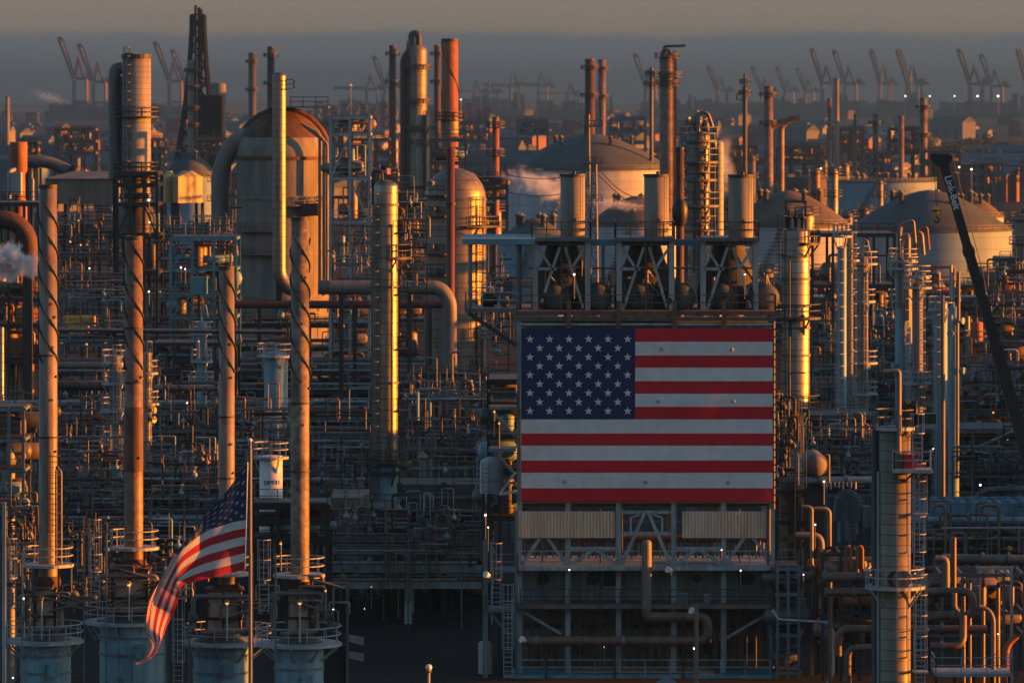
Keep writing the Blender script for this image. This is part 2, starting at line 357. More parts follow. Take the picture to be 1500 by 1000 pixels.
def column(name, label, cat, x0, x1, yt, D, mat_, yb=None, dome=0.35, plats=(), ladder=None, group=None, skirt=None, top=None, bands=(), platmat='pale_steel', n=28, pipes=(), nozz=0, seed=1):
    """A vertical vessel or tower: shell with domed head, ring platforms, ladder, bands, skirt, side pipes."""
    pc = (x0 + x1) / 2; r = S((x1 - x0) / 2, D); cx, cy = X(pc, D), D
    zt = Z(yt, D); zb = Z(yb, D) if yb else 0.0
    rt = thing(name, label, cat, (cx, cy, zb), group); q = random.Random(seed + int(x0 * 7 + yt))
    zs = Z(skirt, D) if skirt else zb
    link('shell', MB().lathe(cx, cy, [(r, zs)] + (dome_prof(r, zt - r*dome, r*dome) if dome else [(r, zt), (r*.9, zt)]), n), mat_, rt)
    if skirt: link('skirt', MB().lathe(cx, cy, [(r*1.03, zb), (r*1.03, zs)], n), 'blue_vessel', rt)
    for py in bands: link('band', MB().ring(cx, cy, r*.98, r + .09, Z(py, D) - .1, Z(py, D) + .1, n=n), 'grey_steel', rt)
    for pl in plats:
        py, ext = pl[0], pl[1]; a0, a1 = pl[2:4] if len(pl) > 3 else (0, 2*pi)
        ringdeck(rt, cx, cy, r*.97, r + ext, Z(py, D), platmat, platmat, a0, a1, max(.05, D/6500), brackets=3)
    if ladder is not None:
        lx = cx + r * ladder
        link('ladder', MB().ladder(lx, cy - sqrt(max(0, r*r - (r*ladder)**2)) - .3, zb, zt, .5, True, max(.05, D/7500)), platmat, rt)
    for pi_, (y0, y1, rr, mt) in enumerate(pipes):
        xx = cx + r * (.55, -.5, .1, .8)[pi_ % 4]; yy = cy - sqrt(max(0, r*r - (xx - cx)**2)) - rr - .15
        link('pipe', MB().pipe([(cx + (xx - cx)*.5, cy, Z(y0, D)), (xx, yy, Z(y0, D)), (xx, yy, Z(y1, D))], rr, 8), mt, rt)
    for k in range(nozz):
        a = -pi/2 + q.uniform(-1.3, 1.3); z = q.uniform(zb + .2*(zt - zb), zt - r)
        link('nozzle', MB().tube((cx + r*.9*cos(a), cy + r*.9*sin(a), z), (cx + (r+.45)*cos(a), cy + (r+.45)*sin(a), z), .2, 10).tube((cx + (r+.4)*cos(a), cy + (r+.4)*sin(a), z), (cx + (r+.5)*cos(a), cy + (r+.5)*sin(a), z), .32, 12), mat_, rt)
    if top == 'davit':
        link('davit', MB().pipe([(cx - r*.5, cy, zt - .2), (cx - r*.5, cy, zt + 2.4), (cx + r*.7, cy, zt + 2.4)], .09, 6), platmat, rt)
    if top == 'vent':
        link('vent_pipe', MB().pipe([(cx, cy, zt - .3), (cx, cy, zt + 1.6), (cx + r*.8, cy, zt + 1.6), (cx + r*1.2, cy, zt + .4)], r*.16, 8), mat_, rt)
    if top == 'frame':
        m = MB()
        for dx in (-.7, .7): m.bar((cx + dx*r, cy, zt - .4), (cx + dx*r, cy, zt + 2.2), .14)
        m.bar((cx - .8*r, cy, zt + 2.2), (cx + .8*r, cy, zt + 2.2), .16); link('lifting_frame', m, platmat, rt)
        for k in range(3): link('relief_valve', MB().lathe(cx + (k - 1)*r*.5, cy - .1, [(.16, zt - .1), (.16, zt + .7), (.28, zt + .75), (.28, zt + .9), (.1, zt + 1), (.1, zt + 1.5)], 8), 'dark_steel', rt)
    return rt, cx, cy, r, zt, zb

# lamps: small work lights on their own short pole or bracket
LAMPS = {}
def lamp(px, py, D, kind='lamp_orange', where='', drop=1.8, r=None, name='work_lamp'):
    key = kind; v_ = (px*7 + py*13) % 3
    r = r or (0.058, 0.074, 0.045)[int(v_)] * (D / 400.0)
    lab = ('small amber work lamp glowing ' if kind == 'lamp_orange' else 'small white work lamp glowing ') + where
    cx, cy, cz = W(px, py, D)
    if (key, round(drop*10), round(r, 2)) in LAMPS:
        return copy_tree(LAMPS[(key, round(drop*10), round(r, 2))], (cx, cy, cz), lab)
    t = thing(name, lab, 'lamp', (cx, cy, cz), 'amber work lamps in the plant' if kind == 'lamp_orange' else 'white work lamps in the plant')
    link('bulb', MB().lathe(cx, cy, [(.001, cz - r)] + [(r*cos(a), cz + r*sin(a)) for a in (-.9, -.3, .3, .9)] + [(.001, cz + r)], 8), kind, t)
    link('shade', MB().lathe(cx, cy, [(r*1.7, cz + r*.8), (r*1.2, cz + r*1.5), (.05, cz + r*1.9)], 10), 'grey_steel', t)
    link('pole', MB().pipe([(cx, cy + .05, cz + r*1.7), (cx, cy + .35, cz + r*2.2), (cx, cy + .35, cz - drop)], .04*(D/400), 6), 'grey_steel', t)
    LAMPS[(key, round(drop*10), round(r, 2))] = t
    return t

# ------------------------------------------------------------------ far: harbour cranes, container stacks, stacks, trees
def harbour_crane(px, ptop, D, up=True, mt='crane_grey', label='', group=None, pbase=None):
    g = S(1, D); cx = X(px, D); H_ = Z(ptop, D)
    t = thing('harbour_crane', label, 'crane', (cx, D, 0), group)
    zg = H_ * .51; w = 12.0; y0 = D
    for sx in (-1, 1):
        for sy in (-1, 1):
            link('leg', MB().bar((cx + sx*w, y0 + sy*9, 0), (cx + sx*w*.9, y0 + sy*8, zg), 3.4), mt, t)
    m = MB()
    for sy in (-8, 8): m.bar((cx - w*1.15, y0 + sy, zg*.45), (cx + w*1.15, y0 + sy, zg*.45), 3.6)
    link('portal_beam', m, mt, t)
    m = MB()
    for sy in (-4, 4):
        m.bar((cx - w*1.1, y0 + sy, zg), (cx + w*2.3, y0 + sy, zg), 4.0, 5.0)
    for k in range(7): m.bar((cx - w*1.1 + k*w*.55, y0 - 4, zg), (cx - w*1.1 + k*w*.55, y0 + 4, zg), 1.6)
    link('girder', m, mt, t)
    link('machinery_house', MB().box(cx + w*.9, cx + w*1.7, y0 - 5, y0 + 5, zg + 2, zg + 9), mt, t)
    ap = (cx - w*.35, zg + (H_ - zg) * .56)
    m = MB()
    for sy in (-4, 4): m.bar((cx - w*.9, y0 + sy, zg), (ap[0], y0 + sy*.4, ap[1]), 3.4); m.bar((cx + w*.55, y0 + sy, zg), (ap[0], y0 + sy*.4, ap[1]), 3.2)
    m.bar((cx - w*.6, y0, zg + (ap[1]-zg)*.5), (cx + w*.1, y0, zg + (ap[1]-zg)*.5), 1.6)
    link('apex_frame', m, mt, t)
    hx = cx - w*1.1
    tip = (hx - (H_ - zg) * .36, H_) if up else (hx - 62, zg + 2)
    m = MB(); k_ = 8
    for sy in (-3.4, 3.4):
        m.bar((hx, y0 + sy, zg), (tip[0], y0 + sy, tip[1]), 3.8, 3.8)
        ox = 7.0 if up else 0; oz = 1.5 if up else 4.5
        m.bar((hx + ox*.6, y0 + sy, zg + oz), (tip[0] + ox, y0 + sy, tip[1] + oz*.5), 2.6)
    for k in range(k_ + 1):
        f = k / k_; a = (hx + (tip[0]-hx)*f, zg + (tip[1]-zg)*f)
        m.bar((a[0], y0 - 3.4, a[1]), (a[0] + ox*.8, y0 + 3.4, a[1] + oz*.8), 2.6)
    m.bar((tip[0] - 2, y0, tip[1] + 1), (tip[0] + 6, y0, tip[1] + 1.5), 8, 7)
    link('boom', m, mt, t)
    link('stay', MB().bar((ap[0], y0, ap[1]), (hx + (tip[0]-hx)*.7, y0, zg + (tip[1]-zg)*.7), .4).bar((ap[0], y0, ap[1]), (cx + w*2.2, y0, zg + 2), .4), mt, t)
    return t
c1 = harbour_crane(118, 58, 9500, True, 'crane_red', 'red harbour crane with the tallest raised boom, beyond the beige stack', group='red harbour cranes')
c2 = copy_tree(c1, (X(146, 9700), 9700, 0), 'red harbour crane with a raised boom just beside the tallest red one', scale=(1, 1, .93))
c3 = copy_tree(c1, (X(257, 9800), 9800, 0), 'red harbour crane with a raised boom, showing between beige stack and lattice tower', scale=(1, 1, .96))
c4 = copy_tree(c1, (X(281, 10100), 10100, 0), 'red harbour crane half hidden behind the dark lattice tower', scale=(1, 1, .88))
g1 = None
GC = 'grey harbour cranes with raised booms'
for px, pt, D in ((572, 86, 10500), (953, 82, 10500), (1058, 100, 12500), (1123, 100, 12500), (1156, 101, 12600), (1186, 102, 12700), (1213, 75, 11000), (1246, 77, 11200), (1296, 76, 11000), (1339, 76, 10800), (1430, 76, 10600), (1460, 83, 10800), (1512, 76, 10600)):
    lab = 'grey harbour crane with raised boom on the hazy horizon'
    if g1 is None: g1 = harbour_crane(px, pt, D, True, 'crane_grey', lab, GC); gh = Z(pt, D)
    else: copy_tree(g1, (X(px, D), D, 0), lab, rot=R.uniform(-.35, .35), scale=(R.uniform(.9, 1.1), 1, Z(pt, D) / gh))
g2 = None
for px, pt, D in ((545, 93, 11000), (700, 104, 12500), (720, 105, 12500), (755, 88, 12800), (795, 87, 12900), (838, 110, 12500)):
    lab = 'grey harbour crane with lowered boom, faint on the horizon'
    if g2 is None: g2 = harbour_crane(px, pt, D, False, 'crane_grey', lab, 'grey harbour cranes with lowered booms'); gh2 = Z(pt, D)
    else: copy_tree(g2, (X(px, D), D, 0), lab, rot=R.uniform(-.4, .4), scale=(1, 1, Z(pt, D) / gh2))

def cstack(x, y, w, d, h, mt, lab, group, rot=0):
    t = thing('container_stack', lab, 'containers', (x, y, 0), group)
    rows = max(1, int(h / 2.6))
    for k in range(rows):
        ww = w * R.uniform(.55, 1)
        link('container_row', MB().box(x - w/2, x - w/2 + ww, y - d/2, y + d/2, k*2.62 + .02, k*2.62 + 2.56), mt, t)
    return t
for k in range(20):
    px = 452 + k*14 + R.uniform(-4, 4); D = R.uniform(5200, 6200)
    cstack(X(px, D), D, S(13, D), 14, R.uniform(9, 19) + 18*(px > 440), 'red_box' if R.random() < .75 else 'shed_beige', 'stack of rust red freight containers in the far harbour yard', 'container stacks in the harbour yard', 0)
for k in range(70):
    px = R.choice((R.uniform(960, 1500), R.uniform(0, 330), R.uniform(680, 960))); D = R.uniform(4200, 8500)
    cstack(X(px, D), D, S(R.uniform(12, 40), D), 14, R.uniform(8, 21), R.choice(('red_box', 'red_box', 'shed_grey', 'deck_rust', 'dark_steel')), 'low stack of freight containers out on the hazy plain', 'low container stacks on the plain', 0)

def ship(px, D, L, h, label):
    x = X(px, D); t = thing('container_ship', label, 'ship', (x, D, 0), 'container ships at the far quay')
    m = MB(); pr = [(-L*.5, 0), (-L*.46, -16), (L*.42, -16), (L*.5, 0), (L*.42, 16), (-L*.46, 16)]
    m.add([(x + a*.97, D + b*.9, 0) for a, b in pr] + [(x + a, D + b, 16) for a, b in pr], [(i, (i+1) % 6, 6 + (i+1) % 6, 6 + i) for i in range(6)] + [tuple(range(6, 12))]); link('hull', m, 'crane_grey', t)
    for k in range(9):
        x0 = x - L*.44 + k*L*.088; hh = 16 + R.uniform(.45, 1.0)*(h - 16); link('container_bay', MB().box(x0, x0 + L*.08, D - 15, D + 15, 16.05, hh), R.choice(('red_box', 'deck_rust', 'shed_grey', 'dark_steel')), t)
    link('bridge', MB().box(x + L*.30, x + L*.35, D - 15, D + 15, 16.05, h + 7), 'shed_grey', t); link('funnel', MB().box(x + L*.38, x + L*.41, D - 4, D + 4, 16.05, h + 3), 'dark_steel', t)
    return t
for px, D, L, h in ((520, 9300, 150, 38), (705, 9900, 190, 41), (845, 9500, 150, 36), (1085, 10300, 200, 39), (1190, 9700, 150, 40), (1285, 10200, 210, 42), (1440, 10000, 180, 40), (130, 9200, 150, 34), (262, 9300, 130, 33), (980, 10100, 120, 36)):
    ship(px, D, L, h, 'dark container ship moored under the cranes on the hazy horizon')
# trees, three crown shapes copied about
def tree(x, y, h, w, seed):
    q = random.Random(seed)
    t = thing('tree', 'dark leafy tree among the sheds on the plain beyond the refinery', 'tree', (x, y, 0), 'dark trees on the plain')
    m = MB(); m.pipe([(x, y, 0), (x + .1*w*q.uniform(-1, 1), y, h*.35), (x, y, h*.7)], w*.035, 6, r2=w*.012)
    for k in range(4): a = q.uniform(0, 6.3); m.pipe([(x, y, h*.3), (x + w*.3*cos(a), y + w*.3*sin(a), h*.65)], w*.02, 5, r2=w*.006)
    link('trunk', m, 'bark', t)
    m = MB(); cl = [(q.uniform(-.34, .34)*w, q.uniform(-.34, .34)*w, q.uniform(.38, .85)*h, q.uniform(.13, .24)*w) for _ in range(13)]
    for k in range(520):
        a = q.choice(cl); th, ph = q.uniform(0, 6.3), q.uniform(-1.3, 1.5); rr = a[3] * q.uniform(.55, 1.1)
        p = Vector((x + a[0] + rr*cos(th)*cos(ph), y + a[1] + rr*sin(th)*cos(ph), a[2] + rr*sin(ph)*.8)); s_ = w * q.uniform(.025, .05)
        u = Vector((q.uniform(-1, 1), q.uniform(-1, 1), q.uniform(-1, 1))).normalized() * s_; v = u.orthogonal().normalized() * s_ * q.uniform(.6, 1)
        m.add([p + u, p + v, p - u, p - v], [(0, 1, 2, 3)])
    link('crown', m, 'leaf', t)
    return t
T0 = [tree(X(1460, 1150), 1150, 13, 14, 1), tree(X(1425, 1180), 1180, 11, 13, 2), tree(X(1488, 1120), 1120, 10, 12, 3)]
spots = [(R.uniform(1340, 1500), R.uniform(2600, 4200)) for _ in range(40)] + [(R.uniform(860, 1010), R.uniform(2500, 4200)) for _ in range(24)] + [(R.uniform(490, 740), R.uniform(1900, 3400)) for _ in range(24)] + \
        [(R.uniform(0, 330), R.uniform(2000, 4200)) for _ in range(26)] + [(R.uniform(1150, 1340), R.uniform(1900, 3600)) for _ in range(26)]
for k, (px, D) in enumerate(spots):
    copy_tree(T0[k % 3], (X(px, D), D, 0), rot=R.uniform(0, 6), scale=R.uniform(.8, 1.3))

# low sheds and small tanks on the plain
def shed(x, y, w, d, h, mt, lab, group, rot):
    t = thing('warehouse', lab, 'warehouse', (x, y, 0), group)
    link('wall', MB().box(x - w/2, x + w/2, y - d/2, y + d/2, 0, h), mt, t)
    m = MB(); e = .6
    m.add([(x-w/2-e, y-d/2-e, h), (x+w/2+e, y-d/2-e, h), (x+w/2+e, y+d/2+e, h), (x-w/2-e, y+d/2+e, h), (x-w/2-e, y, h+w*.06+1), (x+w/2+e, y, h+w*.06+1)], [(0,1,5,4), (2,3,4,5), (0,4,3), (1,2,5)])
    link('roof', m, 'shed_grey' if mt != 'shed_grey' else 'tank_roof', t)
    for k in range(3): link('door', MB().box(x - w*.35 + k*w*.3, x - w*.35 + k*w*.3 + min(4, w*.12), y - d/2 - .1, y - d/2 - .02, .02, min(5, h*.7)), 'dark_steel', t)
    t.rotation_euler = (0, 0, rot)
    return t
SH = [shed(X(300, 2500), 2500, 34, 22, 9, 'shed_beige', 'long beige warehouse with a low gabled roof on the hazy plain', 'beige warehouses on the plain', -.5),
      shed(X(1290, 2700), 2700, 28, 20, 7, 'shed_white', 'pale warehouse with a low gabled roof on the hazy plain', 'pale warehouses on the plain', -.6),
      shed(X(900, 3000), 3000, 40, 24, 10, 'shed_grey', 'grey warehouse with a low gabled roof on the hazy plain', 'grey warehouses on the plain', -.4),
      shed(X(600, 2600), 2600, 30, 18, 9, 'red_box', 'rust red shed with a low gabled roof on the hazy plain', 'rust red sheds on the plain', -.5)]
for k in range(150):
    D = 1900 * (4.2 ** R.random()); px = R.uniform(-10, 1510)
    copy_tree(SH[R.choice((0, 0, 1, 2, 2, 3, 3))], (X(px, D), D, 0), rot=R.uniform(-.9, -.1), scale=(R.uniform(.5, 1.3), R.uniform(.6, 1.1), R.uniform(.6, 1.7)))
# ------------------------------------------------------------------ far stacks and towers
def stack(name, label, cat, x0, x1, yt, D, mt, yb=None, taper=1.0, plats=(), strake=None, rim='dark_steel', group=None, lad=None, n=20):
    pc = (x0 + x1)/2; cx = X(pc, D); r = S((x1 - x0)/2, D); zt = Z(yt, D); zb = Z(yb, D) if yb else 0.0
    t = thing(name, label, cat, (cx, D, zb), group)
    link('shaft', MB().lathe(cx, D, [(r*taper, zb), (r, zt), (r*.86, zt), (r*.86, zt - r*2)], n), mt, t)
    link('rim', MB().ring(cx, D, r*.84, r*1.05, zt - r*.25, zt + .12, n=n), rim, t)
    for pl in plats: ringdeck(t, cx, D, r*.95, r + pl[1], Z(pl[0], D), 'dark_steel', 'dark_steel', t=max(.05, D/6000), posts=10)
    if strake:
        y0, y1, starts, pitch = strake; z0, z1 = Z(y1, D), Z(y0, D); P = S(pitch, D)
        for s_ in range(starts):
            m = MB(); k = int((z1 - z0) / P * 20); pts = []
            for i in range(k + 1):
                z = z1 - (z1 - z0)*i/k; a = -2*pi*(z1 - z)/P * -1 + 2*pi*s_/starts
                rr = r*(1 + (taper-1)*(zt - z)/(zt - zb)); pts.append((a, z, rr))
            for (a, z, rr), (a2, z2, r2) in zip(pts, pts[1:]):
                h = .055
                vs = [((q+e)*cos(b) + cx, (q+e)*sin(b) + D, zz + dz) for (q, b, zz) in ((rr, a, z), (r2, a2, z2)) for e, dz in ((-.03, -h), (.11, -h), (.11, h), (-.03, h))]
                m.add(vs, [(0,1,5,4), (1,2,6,5), (2,3,7,6), (3,0,4,7)])
            link('strake', m, 'dark_steel', t)
    if lad is not None: link('ladder', MB().ladder(cx + r*lad, D - sqrt(max(0, r*r - (r*lad)**2)) - .3, zb, zt, .5, True, max(.05, D/7500)), 'grey_steel', t)
    return t
FS = (('slender dark stack with ragged top, just past the lattice tower', 364, 375, 78, 2600, 'bare_pipe'), ('narrow dark stack rising behind the shiny downcomer pipe', 391.5, 402, 69, 2000, 'dark_steel'),
      ('slender dark brown stack next to the banded hazy tower', 570, 580, 67, 2000, 'rust_dark'), ('slender dark stack between banded hazy tower and orange stack', 636, 645, 67, 2000, 'rust_dark'),
      ('short orange stack behind the domed vessel', 721, 731, 172, 1200, 'orange_rust'), ('dark brown stack on the plain above the big white tank', 857, 871, 87, 1800, 'rust_dark'),
      ('paler stack close beside the dark brown stack', 876, 887, 88, 2300, 'stack_rusty'), ('brown stack with dark top near thin mast', 1119, 1132, 127, 1700, 'stack_rusty'),
      ('thin lit stack with dark top, shorter of the close pair', 1212, 1218, 145, 2000, 'stack_rusty'), ('thin pink stack, taller of the close pair', 1222, 1229, 116, 2050, 'shed_beige'),
      ('short thin lit stack past the close pair', 1250, 1255, 168, 2000, 'stack_rusty'), ('short lit stack left of two others over the blue tank', 1278, 1287, 168, 2000, 'stack_rusty'),
      ('short lit stack in the middle over the blue tank', 1316, 1324, 170, 2050, 'stack_rusty'), ('lit stack with dark side near the boom tip', 1347, 1358, 145, 2000, 'stack_rusty'), ('pale thin post at the edge of the plain', 8, 14, 142, 2500, 'shed_beige'))
for lab, a, b, yt, D, mt in FS:
    stack('chimney_stack', lab, 'chimney', a, b, yt, D, mt, taper=1.15, plats=((yt + 14, 1.4), (yt + 55, 1.4)) if b - a > 8 else ())
# furnace hood shapes beside the brown stack
for lab, px, py, D in (('lit yellow loop of duct at the foot of the brown stack', 1134, 180, 1700), ('short lit vent duct standing near the brown stack', 1153, 175, 1750)):
    x, y, z = W(px, py, D); solo('flue_duct', MB().pipe([(x - 2, y, 0), (x - 2, y, z - 2), (x + 1, y, z), (x + 4, y, z + .6)], 1.1, 10), 'stack_rusty', lab, 'duct', (x, y, 0))
# banded tall tower in haze
rt, cx, cy, r, zt, zb = column('fractionator_tower', 'tall banded tower with looped pipe on top, lit on one flank in the haze', 'tower', 595, 625, 66, 1700, 'stack_paint', dome=.6, bands=(95, 110, 125, 140, 155, 170, 185), plats=((100, 1.6), (150, 1.6), (190, 1.6)), platmat='dark_steel', ladder=-.8)
link('overhead_loop', MB().pipe([(cx - r*.5, cy, zt - 2), (cx - r*.5, cy, zt + 3.6), (cx + r*.2, cy, zt + 3.6), (cx + r*.2, cy, zt - .2)], 1.0, 10), 'dark_steel', rt)
link('riser', MB().pipe([(cx - r*1.25, cy - 1, 0), (cx - r*1.25, cy - 1, zt - 4), (cx - r*.4, cy, zt - 1)], 1.1, 10), 'rust_dark', rt)
column('reactor_tower', 'lower lit tower standing against the banded tall tower', 'tower', 610, 629, 168, 1500, 'stack_paint', dome=.3, plats=((190, 1.5), (210, 1.5)), platmat='dark_steel', ladder=.3)
# tower with platforms at 978
rt, cx, cy, r, zt, zb = column('fractionator_tower', 'orange hazy tower with railed top and platform halfway, over the big white tank', 'tower', 966, 989, 80, 1500, 'stack_rusty', dome=.3, plats=((84, 1.3), (112, 2.2), (124, 1.2)), platmat='dark_steel', ladder=.95)
link('davit', MB().pipe([(cx - 1, cy, zt - .5), (cx - 1, cy, zt + 2.2), (cx + 5, cy, zt + 2.4)], .35, 6).pipe([(cx - 1.5, cy, zt - 1), (cx - 1.2, cy, zt + 1.2), (cx + .8, cy, zt + 1.2), (cx + 1, cy, zt - 1)], .5, 8), 'dark_steel', rt)
column('scrubber', 'dark narrow column beside the orange hazy tower', 'tower', 951, 957, 99, 1550, 'bare_pipe', plats=((110, 1.2), (125, 1.4)), platmat='dark_steel')
rt, cx, cy, r, zt, zb = column('vent_mast', 'dark slim mast with side arms and swelling base on the plain', 'mast', 1087.5, 1094.5, 125, 1600, 'dark_steel', dome=1.0, plats=((122, .8), (138, 1.1)), platmat='dark_steel')
link('tip', MB().tube((cx, cy, zt - .5), (cx, cy, zt + 3.4), .4, 8), 'dark_steel', rt)
link('arm', MB().pipe([(cx, cy, zt - 2.5), (cx - 2.4, cy, zt - 2.5), (cx - 2.4, cy, zt - 4.2), (cx, cy, zt - 4.2)], .2, 6), 'dark_steel', rt)
# flare derrick
def derrick():
    D = 2200; t = root_at('flare_derrick', 'dark tapering lattice tower with pipes inside, the tallest thing on the horizon', 'tower', 290, D)
    cx = X(290, D); zt = Z(22, D)
    def hw(z): f = z / zt; return 9.0*(1 - f)**1.7 + 2.4
    lv = [zt * k / 11 for k in range(12)]
    for sx in (-1, 1):
        for sy in (-1, 1):
            m = MB()
            for a, b in zip(lv, lv[1:]): m.bar((cx + sx*hw(a), D + sy*hw(a), a), (cx + sx*hw(b), D + sy*hw(b), b), 1.2)
            link('leg', m, 'soot', t)
    m = MB()
    for a, b in zip(lv, lv[1:]):
        for sx, sy, tx, ty in ((-1,-1,1,-1), (1,-1,1,1), (1,1,-1,1), (-1,1,-1,-1)):
            p = lambda z, s, u: (cx + s*hw(z), D + u*hw(z), z)
            m.bar(p(a, sx, sy), p(b, tx, ty), .6); m.bar(p(a, tx, ty), p(b, sx, sy), .6); m.bar(p(b, sx, sy), p(b, tx, ty), .6)
    link('lattice_bracing', m, 'soot', t)
    for k, (dx, rr) in enumerate(((-.9, .5), (.5, .7), (1.4, .4))): link('flare_pipe', MB().tube((cx + dx, D + (k-1)*.8, 0), (cx + dx, D + (k-1)*.8, Z(8 + 3*k, D)), rr, 10), 'soot', t)
    for z in (lv[-1], lv[-3]): link('platform', MB().box(cx - 3, cx + 3, D - 3, D + 3, z - .4, z), 'dark_steel', t)
    link('base_housing', MB().box(cx - 2, cx + 10, D - 7, D + 7, 0, Z(140, D)), 'soot', t)
derrick()
column('tall_column', 'lit narrow column with platforms in front of the lattice tower', 'tower', 275, 289, 88, 2000, 'stack_paint', plats=((105, 1.3), (130, 1.3), (160, 1.3), (185, 1.3)), platmat='dark_steel', ladder=.7)
column('storage_silo', 'pale grey silo with a cap, right at the foot of the lattice tower', 'silo', 309, 331, 121, 2300, 'shed_grey', dome=.25)

# ------------------------------------------------------------------ big storage tanks
def tank(label, x0, x1, yeave, D, wallm, roofm, rise, ybot=None, stair=True, name='storage_tank', group=None, n=56):
    pc = (x0 + x1)/2; r = S((x1 - x0)/2, D); cx = X(pc, D); ze = Z(yeave, D); zr = S(rise, D)
    zb = 0.0
    t = thing(name, label, 'tank', (cx, D, zb), group)
    link('shell', MB().lathe(cx, D, [(r, zb), (r, ze)], n), wallm, t)
    link('roof', MB().lathe(cx, D, [(r + .25, ze - .1), (r + .25, ze + .15)] + [(max(.01, r*(1 - k/8)), ze + .15 + zr*(1 - (1 - k/8)**1.6)) for k in range(1, 9)], n), roofm, t)
    link('rim_rail', MB().ringrail(cx, D, r, ze + .1, 1.1, 0, 2*pi, 48, 24, max(.06, D/9000)), 'grey_steel', t)
    if stair:
        m = MB()
        for k in range(22):
            a = -pi*.75 + k*.03; z = ze*k/22; m.box(cx + (r+.5)*cos(a) - .6, cx + (r+.5)*cos(a) + .6, D + (r+.5)*sin(a) - .5, D + (r+.5)*sin(a) + .5, z, z + .25)
        link('stair', m, 'grey_steel', t)
    for k in range(5):
        a = k*1.3; link('roof_vent', MB().lathe(cx + r*.5*cos(a), D + r*.5*sin(a), [(.5, ze), (.5, ze + zr*.75 + 1.5), (.9, ze + zr*.75 + 1.6), (.01, ze + zr*.75 + 2.3)], 8), 'grey_steel', t)
    return t
tank('huge white storage tank with a grey domed roof, above the flag building', 745, 985, 248, 1560, 'tank_white', 'tank_roof', 52)
tank('lower tank with grey dome, half hidden behind the short stacks', 862, 1000, 330, 1150, 'tank_white', 'tank_brown', 42)
tank('small tank with teal grey dome beside the canopy roof', 728, 838, 356, 1010, 'tank_blue', 'tank_roof', 36)
tank('pale tank with a brown conical roof behind the banded shiny tower', 1062, 1246, 330, 1080, 'tank_white', 'tank_brown', 50)
tank('wide pale blue tank with a flat roof behind the grey dome', 1211, 1372, 266, 1700, 'tank_blue', 'tank_roof', 4)
tank('grey domed tank in front of the pale blue tank', 1240, 1482, 337, 1120, 'tank_blue', 'tank_roof', 58)
tank('lit tank with a brown dome near the crane boom', 1378, 1470, 318, 1400, 'tank_white', 'tank_brown', 30)
tank('blue tank at the edge of the plain past the crane boom', 1462, 1600, 334, 1250, 'tank_blue', 'tank_roof', 22)
tank('bluish domed tank between beige stack and arched vessel', 238, 318, 258, 1500, 'tank_blue', 'tank_roof', 36)
tank('small white tank on the plain behind pale posts', 25, 75, 235, 2000, 'tank_blue', 'tank_roof', 12)
tank('low white tank far out beyond the orange short stack', 660, 738, 222, 2300, 'tank_white', 'shed_beige', 4)
tank('low grey tank on the plain near the thin lit stacks', 1150, 1212, 262, 1800, 'tank_brown', 'tank_roof', 4)
tank('low dark tank in the haze above the brown cone', 1110, 1200, 276, 1900, 'tank_brown', 'tank_roof', 6)
# yellow lit pair
for x0, x1, lab in ((240, 257, 'small boxy drum glowing yellow in the sun, narrower of two'), (257, 292, 'small boxy drum glowing yellow in the sun, wider of two')):
    D = 900; cx, r = X((x0+x1)/2, D), S((x1-x0)/2, D); zt, zb = Z(259, D), Z(297, D)
    t = thing('sunlit_drum', lab, 'drum', (cx, D, 0)); c_, s_ = cos(.62), sin(.62)
    m = MB(); h = r*.95
    P = [(cx + c_*a - s_*b, D + s_*a + c_*b) for a, b in ((-h*1.25, -h*.5), (h*1.25, -h*.5), (h*1.25, h*.5), (-h*1.25, h*.5))]
    m.add([(*p, z) for z in (zb, zt) for p in P] + [(cx - h*.4, D, zt + 1.0), (cx + h*.4, D, zt + 1.0)], [(0,1,5,4), (1,2,6,5), (2,3,7,6), (3,0,4,7), (4,5,9,8), (5,6,9), (6,7,8,9), (7,4,8)])
    link('shell', m, 'tank_yellow', t)
    for k in range(4): link('leg', MB().bar((*P[k], 0), (*P[k], zb), .5), 'dark_steel', t)

# lattice mast with wires near the tanks
def mast(px, yt, yb, w, D, label):
    t = root_at('lattice_mast', label, 'mast', px, D); cx = X(px, D); zt = Z(yt, D); h = S(w, D)/2
    for sx in (-1, 1):
        for sy in (-1, 1): link('leg', MB().bar((cx + sx*h*1.8, D + sy*h*1.8, 0), (cx + sx*h*.8, D + sy*h*.8, zt), .22), 'grey_steel', t)
    m = MB(); k = 16
    for i in range(k):
        a, b = zt*i/k, zt*(i+1)/k; ha, hb = h*(1.8 - i/k), h*(1.8 - (i+1)/k); s_ = 1 if i % 2 else -1
        for sy in (-1, 1): m.bar((cx - s_*ha, D + sy*ha, a), (cx + s_*hb, D + sy*hb, b), .13); m.bar((cx - hb, D + sy*hb, b), (cx + hb, D + sy*hb, b), .13)
        for sx in (-1, 1): m.bar((cx + sx*ha, D - s_*ha, a), (cx + sx*hb, D + s_*hb, b), .13)
    link('lattice_bracing', m, 'grey_steel', t)
    for py in (186, 240, 295): link('light_head', MB().box(cx - 1.3, cx + 1.3, D - 1.3, D + 1.3, Z(py, D), Z(py, D) + .3).rail([(cx - 1.3, D - 1.3, Z(py, D)), (cx + 1.3, D - 1.3, Z(py, D))], 1, 1.3, .12), 'grey_steel', t)
    return t
mast(860, 168, 350, 7, 900, 'thin lattice mast with small platforms in front of the white tank')
mast(870, 238, 350, 8, 850, 'shorter lattice mast with wires beside the first short stack')
m = MB()
